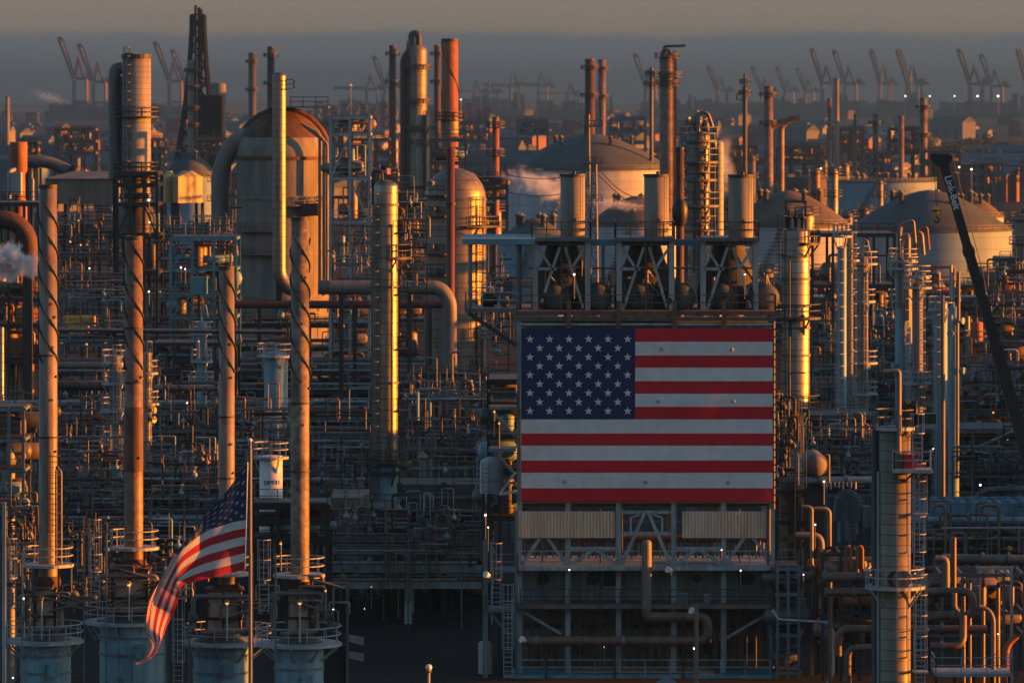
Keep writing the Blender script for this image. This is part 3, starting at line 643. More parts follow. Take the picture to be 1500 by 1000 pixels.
for a, b in (((875, 245), (945, 292)), ((875, 245), (742, 256)), ((875, 268), (742, 282)), ((870, 250), (985, 330))):
    p, q = W(*a, 850), W(*b, 850); pts = [(p[0] + (q[0]-p[0])*k/8, 850, p[2] + (q[2]-p[2])*k/8 - 1.2*sin(pi*k/8)) for k in range(9)]
    m.pipe(pts, .07, 5)
solo('overhead_wire', m, 'dark_steel', 'thin sagging wires strung from the lattice mast before the tank', 'wire', W(875, 245, 850))
# a few odd big pieces at the far edge
t = root_at('cooling_duct', 'fat grey duct with a dark mouth sloping down over the beige box', 'duct', 80, 900)
link('body', MB().pipe([W(20, 236, 900), W(70, 236, 900), W(104, 252, 900)], S(9, 900), 16), 'grey_pipe', t)
link('mouth', MB().tube(W(98, 258, 899), W(110, 242, 899), S(5, 900), 14), 'black', t)
link('post', MB().bar((X(40, 900), 900, 0), W(40, 245, 900), .6), 'dark_steel', t)
t = root_at('enclosed_conveyor', 'long beige cladded box raised over dark machinery behind the first tall stack', 'building', 120, 800)
link('cladding', MB().box(X(66, 800), X(172, 800), 800, 806, Z(299, 800), Z(262, 800)), 'shed_beige', t)
link('roof', MB().add([(X(64, 800), 799.5, Z(261.8, 800)), (X(174, 800), 799.5, Z(261.8, 800)), (X(174, 800), 807, Z(252, 800)), (X(100, 800), 807, Z(252, 800))], [(0,1,2,3)]), 'shed_grey', t)
for px in (70, 95, 120, 145, 168): link('leg', MB().bar((X(px, 800), 801, 0), (X(px, 800), 801, Z(299, 800)), .5), 'dark_steel', t)
# ------------------------------------------------------------------ middle distance: the big vessels and towers
# tall beige stack in its steel frame
D = 700
t = stack('clad_stack', 'broad beige banded stack with a ring platform, rising from a dark steel frame', 'chimney', 179, 221, 81, D, 'beige_clad', yb=300, plats=((170, 1.0), (250, 1.0), (270, 1.0)), lad=-.6)
link('cap_box', MB().box(X(184, D), X(196, D), D - S(21, D), D - S(16, D), Z(84, D), Z(78, D)), 'dark_steel', t)
b = t; cx = X(200, D)
m = MB().lathe(cx, D, [(S(30, D), Z(345, D)), (S(30, D), Z(318, D)), (S(21, D), Z(298, D))], 24); link('cone', m, 'bare_pipe', t)
t2 = root_at('bypass_duct', 'squared grey duct loop hugging the broad beige stack', 'duct', 168, D + 1)
link('body', MB().pipe([W(190, 100, D+1), W(168, 100, D+1), W(168, 262, D+1)], S(9, D), 14, bend=S(8, D)), 'grey_pipe', t2)
link('inner_plate', MB().pipe([W(176, 112, D+1), W(176, 260, D+1)], S(4, D), 10), 'shed_grey', t2)
link('post', MB().bar((X(168, D), D + 1, 0), W(168, 262, D+1), .5), 'dark_steel', t2)

def frame(label, x0, x1, ys, D, dep, nx, mt='blue_steel', name='process_structure', brace=(), rails=True, stuff=0, seed=0, decks=True, w=.35, zb=0.0, stuffmats=('grey_pipe', 'bare_pipe', 'blue_vessel', 'insul_pipe', 'brown_pipe')):
    """Open steel structure: columns, a deck per level, braces, rails, and equipment standing on the decks."""
    q = random.Random(seed + int(x0)); t = root_at(name, label, 'steel structure', (x0 + x1)/2, D)
    xs = [X(x0 + (x1 - x0)*k/nx, D) for k in range(nx + 1)]; zt = Z(ys[0], D)
    for x in xs:
        for y in (D, D + dep): link('column', MB().bar((x, y, zb), (x, y, zt + .2), w), mt, t)
    for y_ in ys:
        z = Z(y_, D); m = MB()
        for y in (D, D + dep): m.bar((xs[0] - .2, y, z), (xs[-1] + .2, y, z), w*.8, w*1.2)
        for x in xs: m.bar((x, D, z), (x, D + dep, z), w*.7, w)
        b = link('beam', m, mt, t)
        if decks:
            link('grating', MB().box(xs[0], xs[-1], D + .05, D + dep, z + w*.62, z + w*.62 + .08), 'dark_steel', b)
            if rails: mk_rail(b, pts=[(xs[0], D - .1, z + .3), (xs[-1], D - .1, z + .3)], mat_=mt, step=2.0, t=max(.05, D/8000))
    for (i, a, c, flip) in brace:       # bay i between level a and c
        z0, z1 = Z(ys[c], D) if c < len(ys) else zb, Z(ys[a], D); xa, xb = xs[i], xs[i+1]
        if flip: xa, xb = xb, xa
        link('brace', MB().bar((xa, D - .05, z0), (xb, D - .05, z1), w*.6), mt, t)
    for k in range(stuff):
        y_ = q.choice(ys[1:] if len(ys) > 1 else ys); z = Z(y_, D) + .4; x = q.uniform(xs[0] + .6, xs[-1] - .6); yy = D + q.uniform(.6, dep - .6); mm = q.choice(stuffmats); u = q.random()
        hgt = min([Z(a, D) - z for a in ys if Z(a, D) > z + .6] + [4.5]) - .5
        if hgt < .8: hgt = .8
        if u < .3:
            r = q.uniform(.35, .95); r = min(r, hgt*.45); L = q.uniform(1.5, 4)
            d = link('drum', MB().xlathe([(x - L/2 - r*.5, .01), (x - L/2 - r*.3, r*.7), (x - L/2, r), (x + L/2, r), (x + L/2 + r*.3, r*.7), (x + L/2 + r*.5, .01)], yy, z + r + .3, 18), mm, t)
            link('saddle', MB().box(x - L*.35, x - L*.25, yy - r*.8, yy + r*.8, z, z + r*.7).box(x - L*.25, x + L*.25, yy - .1, yy + .1, z, z + .12).box(x + L*.25, x + L*.35, yy - r*.8, yy + r*.8, z, z + r*.7), 'dark_steel', d)
        elif u < .5:
            r = q.uniform(.3, .8); link('vessel', MB().lathe(x, yy, [(r*.9, z), (r, z + .2)] + dome_prof(r, z + hgt*.85 - r*.4, r*.4, 4), 16), mm, t)
        elif u < .9:
            r = q.uniform(.07, .22); L = q.uniform(1.5, 5)*q.choice((-1, 1)); h1 = q.uniform(.5, 1)*hgt
            link('pipe', MB().pipe([(x, yy, z), (x, yy, z + h1), (min(max(x + L, xs[0]), xs[-1]), yy, z + h1), (min(max(x + L, xs[0]), xs[-1]), yy, z + h1*q.uniform(0, .7))], r, 8), mm, t)
        else:
            s_ = q.uniform(.5, 1.3); link('cabinet', MB().box(x - s_, x + s_, yy - .4, yy + .4, z, z + min(hgt, s_*1.6)), mm, t)
    return t
frame('dark steel frame carrying the broad beige stack', 172, 230, (255, 272, 300, 345, 400), 695, 10, 3, 'dark_steel', brace=((0, 2, 3, 0), (2, 2, 3, 1), (1, 3, 4, 0)), stuff=14, seed=3)
frame('pale blue open steel tower of many landings beside the arched vessel', 484, 541, (172, 197, 262, 325, 391, 470, 512, 548), 690, 9, 2, 'heater_steel', brace=((0, 1, 2, 0), (1, 2, 3, 1), (0, 4, 5, 0), (1, 3, 4, 0), (1, 6, 7, 1)), stuff=42, seed=5, stuffmats=('grey_pipe', 'orange_rust', 'blue_vessel', 'insul_pipe', 'stack_paint'))

# the big arched reactor vessel
D = 760
pc = 411; cx = X(pc, D); r = S(68, D); cyv = D + r
t = thing('reactor_vessel', 'huge round-topped vessel with rust-stained crown and pale streaked shell', 'vessel', (cx, cyv, 0))
zs = Z(232, D)
link('shell', MB().lathe(cx, cyv, [(r, 0), (r, zs)], 48), 'concrete_shell', t)
dp = dome_prof(r, zs, r*1.02, 14); link('dome', MB().lathe(cx, cyv, dp[:5], 48), 'concrete_shell', t); link('crown', MB().lathe(cx, cyv, dp[4:], 48), 'shell_rust', t)
link('dome_rib', MB().pipe([(cx + a, cyv - .0, zs + b) for a, b in [(-(r+.1)*cos(q), r*1.03*sin(q)) for q in [pi*k/16 for k in range(17)]]], .55, 8, bend=.2), 'shell_rust', t)
for py in (232, 290, 372, 436): link('band', MB().ring(cx, cyv, r*.99, r + .18, Z(py, D) - .25, Z(py, D) + .25, n=48), 'shell_rust' if py == 232 else 'concrete_shell', t)
for py, a0, a1 in ((338, pi*1.15, pi*1.5), (372, pi*1.1, pi*1.5), (300, pi*1.52, pi*1.9)): ringdeck(t, cx, cyv, r, r + 1.3, Z(py, D), 'grey_steel', 'grey_steel', a0, a1, .12, posts=8)
for px in (468, 474, 479): link('side_pipe', MB().pipe([(X(440, D), cyv - r*.9, Z(180, D)), (X(px, D), cyv - r*.9, Z(180, D) - (px-455)*.12), (X(px, D), cyv - r*.9, Z(420, D))], .22, 8), 'insul_pipe', t)
link('manway', MB().box(X(441, D), X(466, D), cyv - r - .8, cyv - r*.6, Z(316, D), Z(298, D)), 'rust_dark', t)
link('top_platform', MB().box(cx - 2, X(480, D), cyv - 5, cyv + 5, Z(158, D), Z(156, D)).rail([(X(425, D), cyv - 5, Z(156, D)), (X(480, D), cyv - 5, Z(156, D))], 1.3, 2, .12), 'grey_steel', t)
DD = D + 6.5; t = root_at('riser_duct', 'bulging grey duct curving up the shaded flank of the arched vessel', 'duct', 322, DD)
link('body', MB().pipe([W(322, 400, DD), W(322, 245, DD), W(345, 205, DD), W(372, 195, DD)], S(13, D), 18, bend=S(30, D), arc=7), 'concrete_shell', t)
link('post', MB().bar((X(322, DD), DD, 0), W(322, 400, DD), 1.0), 'dark_steel', t)
t = thing('downcomer_pipe', 'tall shiny banded pipe before the arched vessel, elbowed at its foot', 'pipe', (X(409, 735), 735, 0))
link('body', MB().pipe([W(409, 112, 735), W(409, 405, 735), W(424, 424, 735), W(440, 426, 735)], S(10, 735), 18, bend=S(22, 735), arc=6), 'alu_clad', t)
link('dome_cap', MB().lathe(X(409, 735), 735, dome_prof(S(10, 735), Z(112, 735), S(6, 735), 5), 18), 'alu_clad', t)
link('platform', MB().box(X(419, 735), X(431, 735), 733.5, 736, Z(131, 735), Z(130, 735)).rail([(X(419, 735), 733.5, Z(130, 735)), (X(431, 735), 733.5, Z(130, 735)), (X(431, 735), 736, Z(130, 735))], 1.2, 1, .1), 'grey_steel', t)
link('support', MB().bar((X(409, 735), 735, 0), W(409, 405, 735), .8), 'dark_steel', t)
# horizontal insulated line with elbow
t = thing('insulated_pipe', 'fat tan insulated pipe running level past the shiny tower and elbowing down', 'pipe', (X(560, 600), 600, 0))
link('body', MB().pipe([W(466, 421, 600), W(645, 421, 600), W(659, 440, 600), W(659, 545, 600)], S(10.5, 600), 18, bend=S(24, 600), arc=7), 'insul_pipe', t)
for px in (472, 482): link('flange', MB().tube(W(px, 421, 600), W(px + 2.5, 421, 600), S(12.5, 600), 18), 'grey_pipe', t)
for px in (500, 600): link('support', MB().bar((X(px, 600), 600, 0), W(px, 421, 600), .5), 'dark_steel', t)
t = thing('red_pipe', 'dark red horizontal pipe passing below the tan insulated pipe', 'pipe', (X(500, 640), 640, 0))
link('body', MB().tube(W(340, 446, 640), W(650, 446, 640), S(6, 640), 14), 'red_pipe', t)
for px in (380, 520, 630): link('support', MB().bar((X(px, 640), 640, 0), W(px, 450, 640), .5), 'dark_steel', t)
# domed vessel 620-712
D = 650
rt, cx, cy, r, zt, zb = column('domed_vessel', 'broad round-topped vessel blazing orange on its sunny flank, left of the flag building', 'vessel', 621, 712, 246, D, 'alu_dull', dome=1.0, bands=(292, 335, 420, 500), plats=((330, 1.6, -1.3, .6), (565, 1.4)), platmat='dark_steel', n=44)
for py in (285, 315, 370, 400): ringdeck(rt, cx, cy, r, r + 1.1, Z(py, D), 'dark_steel', 'dark_steel', pi*1.1, pi*1.42, .08, posts=5)
link('support_skirt', MB().lathe(cx, cy, [(r*1.02, 0), (r*1.02, Z(560, D))], 32), 'concrete_shell', rt)
for px, py in ((634, 268), (637, 305), (635, 360), (640, 395)): link('nozzle', MB().tube((X(px, D), cy - r*.75, Z(py, D)), (X(px, D) - .3, cy - r*1.12, Z(py, D)), .35, 10), 'grey_pipe', rt)
link('ladder', MB().ladder(X(703, D), cy - r*.72, Z(560, D), Z(300, D), .6, True, .1), 'dark_steel', rt)
t = thing('flue_pipe', 'dark red vertical pipe with a rounded top in front of the broad round-topped vessel', 'pipe', (X(660, 630), 630, 0))
link('body', MB().lathe(X(660, 630), 630, [(S(6, 630), 0), (S(6, 630), Z(219, 630))] + dome_prof(S(6, 630), Z(219, 630), S(5, 630), 4), 18), 'red_pipe', t)
link('collar', MB().ring(X(660, 630), 630, S(6, 630), S(8, 630), Z(300, 630), Z(297, 630)), 'dark_steel', t)
t = stack('rusty_stack', 'tall bright orange rusty stack with winding fin, behind the round-topped vessel', 'chimney', 647, 671, 58, 850, 'orange_rust', taper=1.05, plats=((175, .8),), strake=(62, 172, 2, 150))
link('shroud', MB().ring(X(659, 850), 850, S(12, 850), S(13.2, 850), Z(196, 850), Z(174, 850)), 'stack_paint', t)
frame('small grey landing structure under the bright orange rusty stack', 631, 682, (206, 240, 282, 330), 700, 7, 2, 'grey_steel', brace=((0, 0, 1, 0), (1, 1, 2, 1)), stuff=16, seed=9, w=.3)
# slim gleaming tower with blue skirt
rt, cx, cy, r, zt, zb = column('gleaming_tower', 'tall slim gleaming metal tower on a blue skirt with a little flag on top', 'tower', 547, 583, 264, 480, 'alu_clad', dome=.55, skirt=682, bands=(300, 420, 560, 640), platmat='dark_steel', n=36,
   plats=((376, 1.1, -1.5, .9), (676, .8), (690, .6)), nozz=0, pipes=((330, 700, .13, 'alu_dull'),))
link('ladder', MB().ladder(X(549, 480), cy - r*.9, 0, Z(300, 480), .55, True, .06), 'grey_steel', rt)
link('tray_duct', MB().box(X(545.5, 480), X(552.5, 480), cy - r*.75, cy - r*.4, Z(740, 480), Z(300, 480)), 'beige_clad', rt)
link('top_pipe', MB().pipe([(cx - .3, cy, zt - .3), (cx - .3, cy, zt + .8), (cx - r*1.05, cy, zt + .8), (cx - r*1.05, cy, zt - 2.2)], .12, 8), 'dark_steel', rt)
for py in (340, 430, 510, 600): link('side_platform', MB().box(X(583, 480), X(597, 480), cy - .8, cy + .5, Z(py, 480) - .12, Z(py, 480)).rail([(X(583, 480), cy - .8, Z(py, 480)), (X(597, 480), cy - .8, Z(py, 480)), (X(597, 480), cy + .5, Z(py, 480))], 1.1, .6, .06), 'dark_steel', rt)
# little flag on the tower
fx, fy, fz = W(562, 262, 480)
t = thing('small_flag', 'little red and white striped flag with a blue corner atop the gleaming tower', 'flag', (fx, fy, fz))
link('staff', MB().tube((fx - .35, fy, fz - .3), (fx - .35, fy, fz + 1.25), .035, 6), 'pale_steel', t)
m = MB()
for k in range(7):
    for j in range(6):
        m.cur = 2 if (k < 4 and j < 3) else (0 if k % 2 == 0 else 1)
        P = lambda j, k: (fx - .33 + .16*j, fy + .05*sin(j*1.3), fz + 1.22 - .085*k - .05*j + .03*sin(j*1.1))
        m.add([P(j, k), P(j+1, k), P(j+1, k+1), P(j, k+1)], [(3, 2, 1, 0)])
link('cloth', m, ['flag_red', 'flag_white', 'flag_navy'], t)
# behind the flag building
column('wash_column', 'metal column ringed with dense landings behind the second and third short stacks', 'tower', 1006, 1040, 192, 470, 'alu_dull', dome=.4, bands=(240, 280, 320), plats=((205, .6), (236, .7), (262, .6), (300, .8), (335, .6)), platmat='grey_steel', ladder=.2, top='vent', pipes=((215, 420, .12, 'insul_pipe'), (260, 400, .09, 'stack_paint'), (300, 430, .14, 'brown_pipe')), nozz=8)
for k, (px, yt, yb_, rr) in enumerate(((1021, 163, 215, .5), (1034, 172, 230, .3), (1010, 178, 220, .25), (1046, 196, 240, .25))):
    x, y, z = W(px, yt, 474); solo('relief_valve', MB().lathe(x, y, [(rr*.5, 0), (rr*.5, z - 1.4), (rr, z - 1.3), (rr, z - .5), (rr*.4, z - .4), (rr*.4, z)], 10), 'grey_pipe', ('stubby vent pipe with a fat valve body, tallest above the ringed column', 'slim vent pipe with valve beside the tallest over the ringed column', 'short vent pipe with valve on the shaded side of the ringed column', 'short vent pipe next to the plain pale column')[k], 'vent pipe', (x, y, 0))
column('pale_column', 'plain pale column lit gold beside the ringed column, steam drifting behind', 'tower', 1043, 1060, 206, 511, 'beige_clad', dome=.6, n=24, platmat='pale_steel')
t = stack('dark_vent', 'dark narrow vent stack with a fat bulb between the second and third short stacks', 'vent', 990, 1002, 218, 440, 'rust_dark', yb=470)
link('bulb', MB().lathe(X(996, 440), 440, [(S(6, 440), Z(332, 440)), (S(11, 440), Z(320, 440)), (S(12, 440), Z(306, 440)), (S(9, 440), Z(296, 440)), (S(6, 440), Z(292, 440))], 18), 'black', t)
column('banded_tower', 'broad shiny banded tower with a lifting frame on top, just past the flag banner', 'tower', 1145, 1186, 333, 470, 'alu_clad', dome=.28, bands=(375, 408, 448, 480, 520), plats=((464, 1.0), (355, .9, -1.2, .5), (597, .9)), platmat='dark_steel', ladder=-1.0, top='frame', n=40, pipes=((462, 490, .14, 'alu_dull'), (380, 640, .1, 'dark_steel')))
column('boot_column', 'rusty brown vertical vessel below the broad shiny banded tower', 'vessel', 1141, 1180, 698, 432, 'stack_rusty', dome=.5, plats=((715, .8), (760, .7), (832, 1.2)), platmat='dark_steel', pipes=((730, 900, .18, 'brown_pipe'), (760, 870, .12, 'stack_paint'), (800, 960, .1, 'insul_pipe')), nozz=6)
# slim towers right of the flag
column('grey_column', 'slender bluish grey column paired with a beige pipe, standing clear of the banded tower', 'tower', 1227, 1240, 360, 520, 'blue_vessel', dome=.3, n=20, plats=((345, .5),), ladder=-.7)
column('beige_column', 'slender beige column with ladder cage close to the bluish grey one', 'tower', 1241, 1250, 338, 522, 'insul_pipe', dome=.5, n=16, plats=((380, .6),), ladder=.6)
column('stripper_column', 'orange edged column with many small landings beside the slender beige column', 'tower', 1254, 1272, 375, 530, 'stack_paint', dome=.3, n=22, plats=((385, .9), (440, .7), (530, .9), (575, .9), (620, .8)), ladder=.1, top='vent', pipes=((400, 640, .1, 'alu_dull'), (430, 690, .08, 'insul_pipe')), nozz=6)
column('twin_column', 'blue grey column crowned with lit vertical pipes, behind the railed beige column', 'tower', 1311, 1334, 385, 560, 'blue_vessel', dome=.3, plats=((380, .7), (392, .8), (440, .5)), ladder=.2, top='davit', pipes=((345, 470, .3, 'stack_paint'), (335, 450, .22, 'brown_pipe'), (360, 620, .12, 'insul_pipe')), nozz=5)
column('short_column', 'shorter sunlit column beside the blue grey column with pipes', 'tower', 1336, 1352, 415, 548, 'insul_pipe', dome=.4, plats=((405, .8), (420, .9), (560, .9)), ladder=.6, nozz=4)
for k, (px, w_, yt) in enumerate(((1321, 4.5, 328), (1333, 6, 345), (1341, 4, 338))):
    x, y, z = W(px, yt, 566 + k); solo('riser_pipe', MB().pipe([(x, y, 0), (x, y, z), (x + 1.2, y, z + .4), (x + 1.4, y, z - 2)], S(w_/2, 566), 10), ('stack_paint', 'stack_paint', 'orange_rust')[k], ('thin lit riser pipe with hooked top over the blue grey column', 'fat lit riser pipe with hooked top over the blue grey column', 'rusty riser pipe with hooked top over the blue grey column')[k], 'pipe', (x, y, 0))
column('blue_column', 'tall pale blue column with a domed head and bare flank, near the crane boom', 'tower', 1369, 1388, 440, 500, 'blue_vessel', dome=.35, n=26, plats=((452, .6),), ladder=-.8)
column('blue_column', 'tall beige blue column with pipes hooked over its head, nearest the crane boom', 'tower', 1389, 1405, 448, 495, 'blue_vessel', dome=.4, n=26, pipes=((470, 700, .14, 'insul_pipe'), (462, 520, .1, 'pale_steel')), top='vent', nozz=3)
for k, (px, yt, yb_) in enumerate(((1381, 432, 710), (1404, 398, 470), (1393, 388, 440))):
    x, y, z = W(px, yt, 492); zb = Z(yb_, 492); solo('pale_pipe', MB().tube((x, y, 0 if k == 0 else zb), (x, y, z), .16 + .06*(k == 0), 10), 'insul_pipe' if k < 2 else 'pale_steel', ('long pale pipe running down between the two blue columns', 'short pale pipe poking above the beige blue column', 'thin whip pole above the two blue columns')[k], 'pipe', (x, y, 0 if k == 0 else zb))
column('lit_vessel', 'squat sunlit orange vessel standing over a row of round exchangers', 'vessel', 1422, 1440, 470, 560, 'orange_rust', dome=.4, plats=((500, .8), (545, .9)), platmat='grey_steel', top='vent', nozz=4)
column('lit_vessel', 'slim lit vessel with pipes beside the squat orange vessel', 'vessel', 1413, 1421, 462, 575, 'stack_paint', dome=.5, nozz=2)
# blue vessels in the rack field
column('blue_drum', 'pale blue upright drum with railed head behind the tall streaked stack', 'vessel', 387, 421, 514, 520, 'blue_vessel', yb=640, dome=.35, plats=((520, .7),), n=28)
column('tagged_vessel', 'white upright vessel lettered in black behind the waving flag', 'vessel', 380, 414, 666, 440, 'white_paint', yb=790, dome=.12, n=28, plats=((668, .5),))
column('blue_column', 'thin pale blue column among dark pipe racks near the waving flag', 'tower', 288, 303, 470, 560, 'blue_vessel', dome=.4, n=18, plats=((487, .5), (528, .6), (560, .7)), top='vent', nozz=4, pipes=((500, 600, .08, 'stack_paint'),))
column('caged_column', 'dull column wrapped in ladders and landings beside the second tall stack', 'tower', 160, 178, 520, 500, 'insul_pipe', dome=.3, n=18, plats=((530, .7), (560, .7), (600, .8), (650, .7)), ladder=.4, nozz=6)
column('caged_column', 'pale column wrapped in ladders just beyond the second tall stack', 'tower', 210, 222, 515, 505, 'alu_dull', dome=.5, n=18, plats=((545, .6), (590, .7)), ladder=.2, nozz=5)
# the vessel's black lettering, on its own shell
def letters(txt, size, mt, parent, loc, rot, thick=.004):
    cu = bpy.data.curves.new('lettering', 'FONT'); cu.body = txt; cu.size = size; cu.extrude = thick; cu.offset = .012; cu.align_x = 'CENTER'; cu.align_y = 'CENTER'
    o = bpy.data.objects.new('lettering', cu); me = bpy.data.meshes.new_from_object(o); bpy.data.objects.remove(o)
    n = bpy.data.objects.new('lettering', me); C.objects.link(n); me.materials.clear(); me.materials.append(M[mt]); n.rotation_euler = rot
    bs = Vector(parent['base']); n.parent = parent; n.location = Vector(loc) - bs
    return n, me
tv = [o for o in bpy.data.objects if o.name.startswith('tagged_vessel')][0]
x, y, z = W(399, 706, 440); rv = S(17, 440); cxv = X(397, 440)
n_, me = letters('DPT-15', .44, 'ink', tv, (cxv, 440, z), (pi/2, 0, 0))
for v in me.vertices:                      # wrap the letters round the shell
    a = (v.co.x + .14) / rv; v.co.z, v.co.x = (rv + .012 + v.co.z) * cos(a), (rv + .012 + v.co.z) * sin(a)
# ------------------------------------------------------------------ the furnace building with the flag banner (front plane 400 m from the camera)
D = 400.0
hx = lambda p: X(p, D); hz = lambda p: Z(p, D)
t = thing('furnace_building', 'tall grey blue furnace building with open steel front, carrying the huge flag banner', 'building', (hx(947), D, 0))
FB = t; G = .38
for px in (761, 832, 906, 987, 1060, 1131):
    for y in (D, D + 13): link('column', MB().box(hx(px) - G/2, hx(px) + G/2, y, y + G, 0, hz(470)), 'heater_steel', t)
link('heater_wall', MB().box(hx(764), hx(1128), D + 2.2, D + 12.6, hz(745), hz(474)), 'heater_wall', t)
link('lower_casing', MB().box(hx(764), hx(1128), D + 2.4, D + 12.5, hz(886), hz(834)), 'heater_wall', t)
link('firebox_wall', MB().box(hx(766), hx(1126), D + 3.4, D + 12.4, 0, hz(893)), 'heater_brown', t)
link('roof_slab', MB().box(hx(757), hx(1136), D - .2, D + 13.5, hz(461), hz(455.5)), 'deck_rust', t)
link('roof_edge', MB().box(hx(757), hx(1136), D - .35, D - .22, hz(470), hz(464)), 'deck_rust', t)
mk_rail(t, pts=[(hx(757), D + 13, hz(455)), (hx(757), D - .1, hz(455)), (hx(1136), D - .1, hz(455)), (hx(1136), D + 13, hz(455))], mat_='deck_rust', step=1.55, t=.07, h=1.15)
for px in (833, 906, 988, 1060): link('hanger', MB().box(hx(px) - .16, hx(px) + .16, D - .55, D - .36, hz(480), hz(440)), 'deck_rust', t)
link('header_pipe', MB().tube((hx(762), D - .25, hz(475)), (hx(1131), D - .25, hz(475)), .1, 8), 'pale_steel', t)
link('under_grating', MB().box(hx(764), hx(1130), D + .5, D + 2, hz(741), hz(738)), 'dark_steel', t)
# corrugated panels
for a, b in ((759, 900), (999, 1126)):
    n = int(S(b - a, D) / .12); m = MB(); xs = [hx(a) + S(b - a, D)*k/n for k in range(n + 1)]
    for k in range(n):
        d0, d1 = (.0, .06) if k % 2 else (.06, .0)
        m.add([(xs[k], D - .25 - d0, hz(787)), (xs[k+1], D - .25 - d1, hz(787)), (xs[k+1], D - .25 - d1, hz(748)), (xs[k], D - .25 - d0, hz(748))], [(0, 1, 2, 3)])
    link('wind_panel', m, 'beige_panel', t)
# braces in the bay fronts
def br(p, q, w=.24, y=D + .1, mt='heater_steel', nm='brace'): link(nm, MB().bar((hx(p[0]), y, hz(p[1])), (hx(q[0]), y, hz(q[1])), w), mt, t)
for p, q in (((791, 788), (764, 827)), ((802, 788), (830, 827)), ((1090, 788), (1062, 827)), ((1103, 788), (1129, 819)), ((868, 806), (835, 827)), ((875, 806), (904, 827)), ((1018, 806), (989, 827)), ((1026, 806), (1058, 827)),
             ((944, 751), (910, 830)), ((950, 751), (985, 832))): br(p, q)
for a, b, y_ in ((836, 904, 803), (990, 1058, 803), (906, 987, 750), (906, 987, 781)): br((a, y_), (b, y_), .24, D + .15, 'heater_steel', 'beam')
for px in (924, 970): br((px, 758), (px, 780), .16)
br((924, 758), (940, 752), .14); br((970, 758), (954, 752), .14)
for p, q in (((764, 894), (822, 928)), ((1064, 934), (1118, 902))): br(p, q, .18)
# tube bank
tb = None
for k in range(68):
    px = 769 + k*5.25
    if 940 < px < 954: continue
    o = link('furnace_tube', MB().tube((hx(px), D + 2.6 + .2*(k % 3), hz(822 - (k*37 % 5))), (hx(px), D + 2.6 + .2*(k % 3), hz(793)), .075, 8), ('insul_pipe', 'stack_paint', 'pale_steel')[k % 3], t)
link('tube_header', MB().tube((hx(766), D + 2.8, hz(793)), (hx(1127), D + 2.8, hz(793)), .28, 10), 'heater_brown', t)
# walkways
for py, mt, rm, yb in ((830, 'heater_steel', 'heater_steel', -1.2), (886, 'heater_brown', 'dark_steel', -1.1), (988, 'teal_paint', 'heater_steel', -1.5)):
    p = link('walkway', MB().box(hx(750 if py == 988 else 760), hx(1138 if py == 988 else 1128), D + yb, D + 3.2, hz(py) - .16, hz(py) + .16), mt, t)
    mk_rail(p, pts=[(hx(762), D + yb + .05, hz(py) + .16), (hx(1127), D + yb + .05, hz(py) + .16)], mat_=rm, step=1.85 if py != 830 else 1.5, t=.06)
# inspection doors
def octo(px, py, r, lab=None):
    x, z = hx(px), hz(py)
    o = link('inspection_door', MB().ylathe([(D + 2.28, r), (D + 2.36, r)], x, z, 8), 'black', t); link('rim', MB().ylathe([(D + 2.31, r*1.15), (D + 2.37, r*1.15)], x, z, 8), 'heater_wall', o)
for px in (796, 869, 1022, 1097): octo(px, 851, .5 if px != 1022 else .32)
link('dark_opening', MB().box(hx(885), hx(904), D + 2.3, D + 2.39, hz(862), hz(836)), 'black', t)
for px, w in ((1002, 14), (1040, 14), (1100, 14), (800, 10), (850, 9)):
    link('burner_door', MB().box(hx(px - w/2), hx(px + w/2), D + 3.3, D + 3.39, hz(964), hz(946)), 'black', t)
R5 = random.Random(5)
for k in range(26): px = 775 + k*13.4; link('burner_pipe', MB().pipe([(hx(px), D + 3.2, hz(984)), (hx(px), D + 3.2, hz(R5.uniform(940, 955))), (hx(px), D + 3.45, hz(938))], .07, 6), R5.choice(('bare_pipe', 'grey_steel', 'rust_dark')), t)
for k in range(22): px = 772 + k*16; link('bracket', MB().box(hx(px) - .2, hx(px) + .2, D + 3.1, D + 3.39, hz(925), hz(919)), 'black', t)
for px in (795, 826, 850, 880, 912, 1085): link('conduit', MB().tube((hx(px), D + 2.1, hz(985)), (hx(px), D + 2.1, hz(748)), .05, 6), 'grey_steel', t)
link('downpipe', MB().pipe([(hx(1126), D - .3, hz(745)), (hx(1126), D - .3, hz(832)), (hx(1131), D - .3, hz(845)), (hx(1131), D - .3, hz(985))], .14, 8), 'grey_steel', t)
link('corner_pipe', MB().tube((hx(1133), D - .2, hz(470)), (hx(1133), D - .2, hz(745)), .12, 8), 'grey_steel', t)
for k in range(24): link('clamp', MB().box(hx(1131), hx(1135.5), D - .38, D - .3, hz(482 + k*11) - .06, hz(482 + k*11) + .06), 'deck_rust', t)
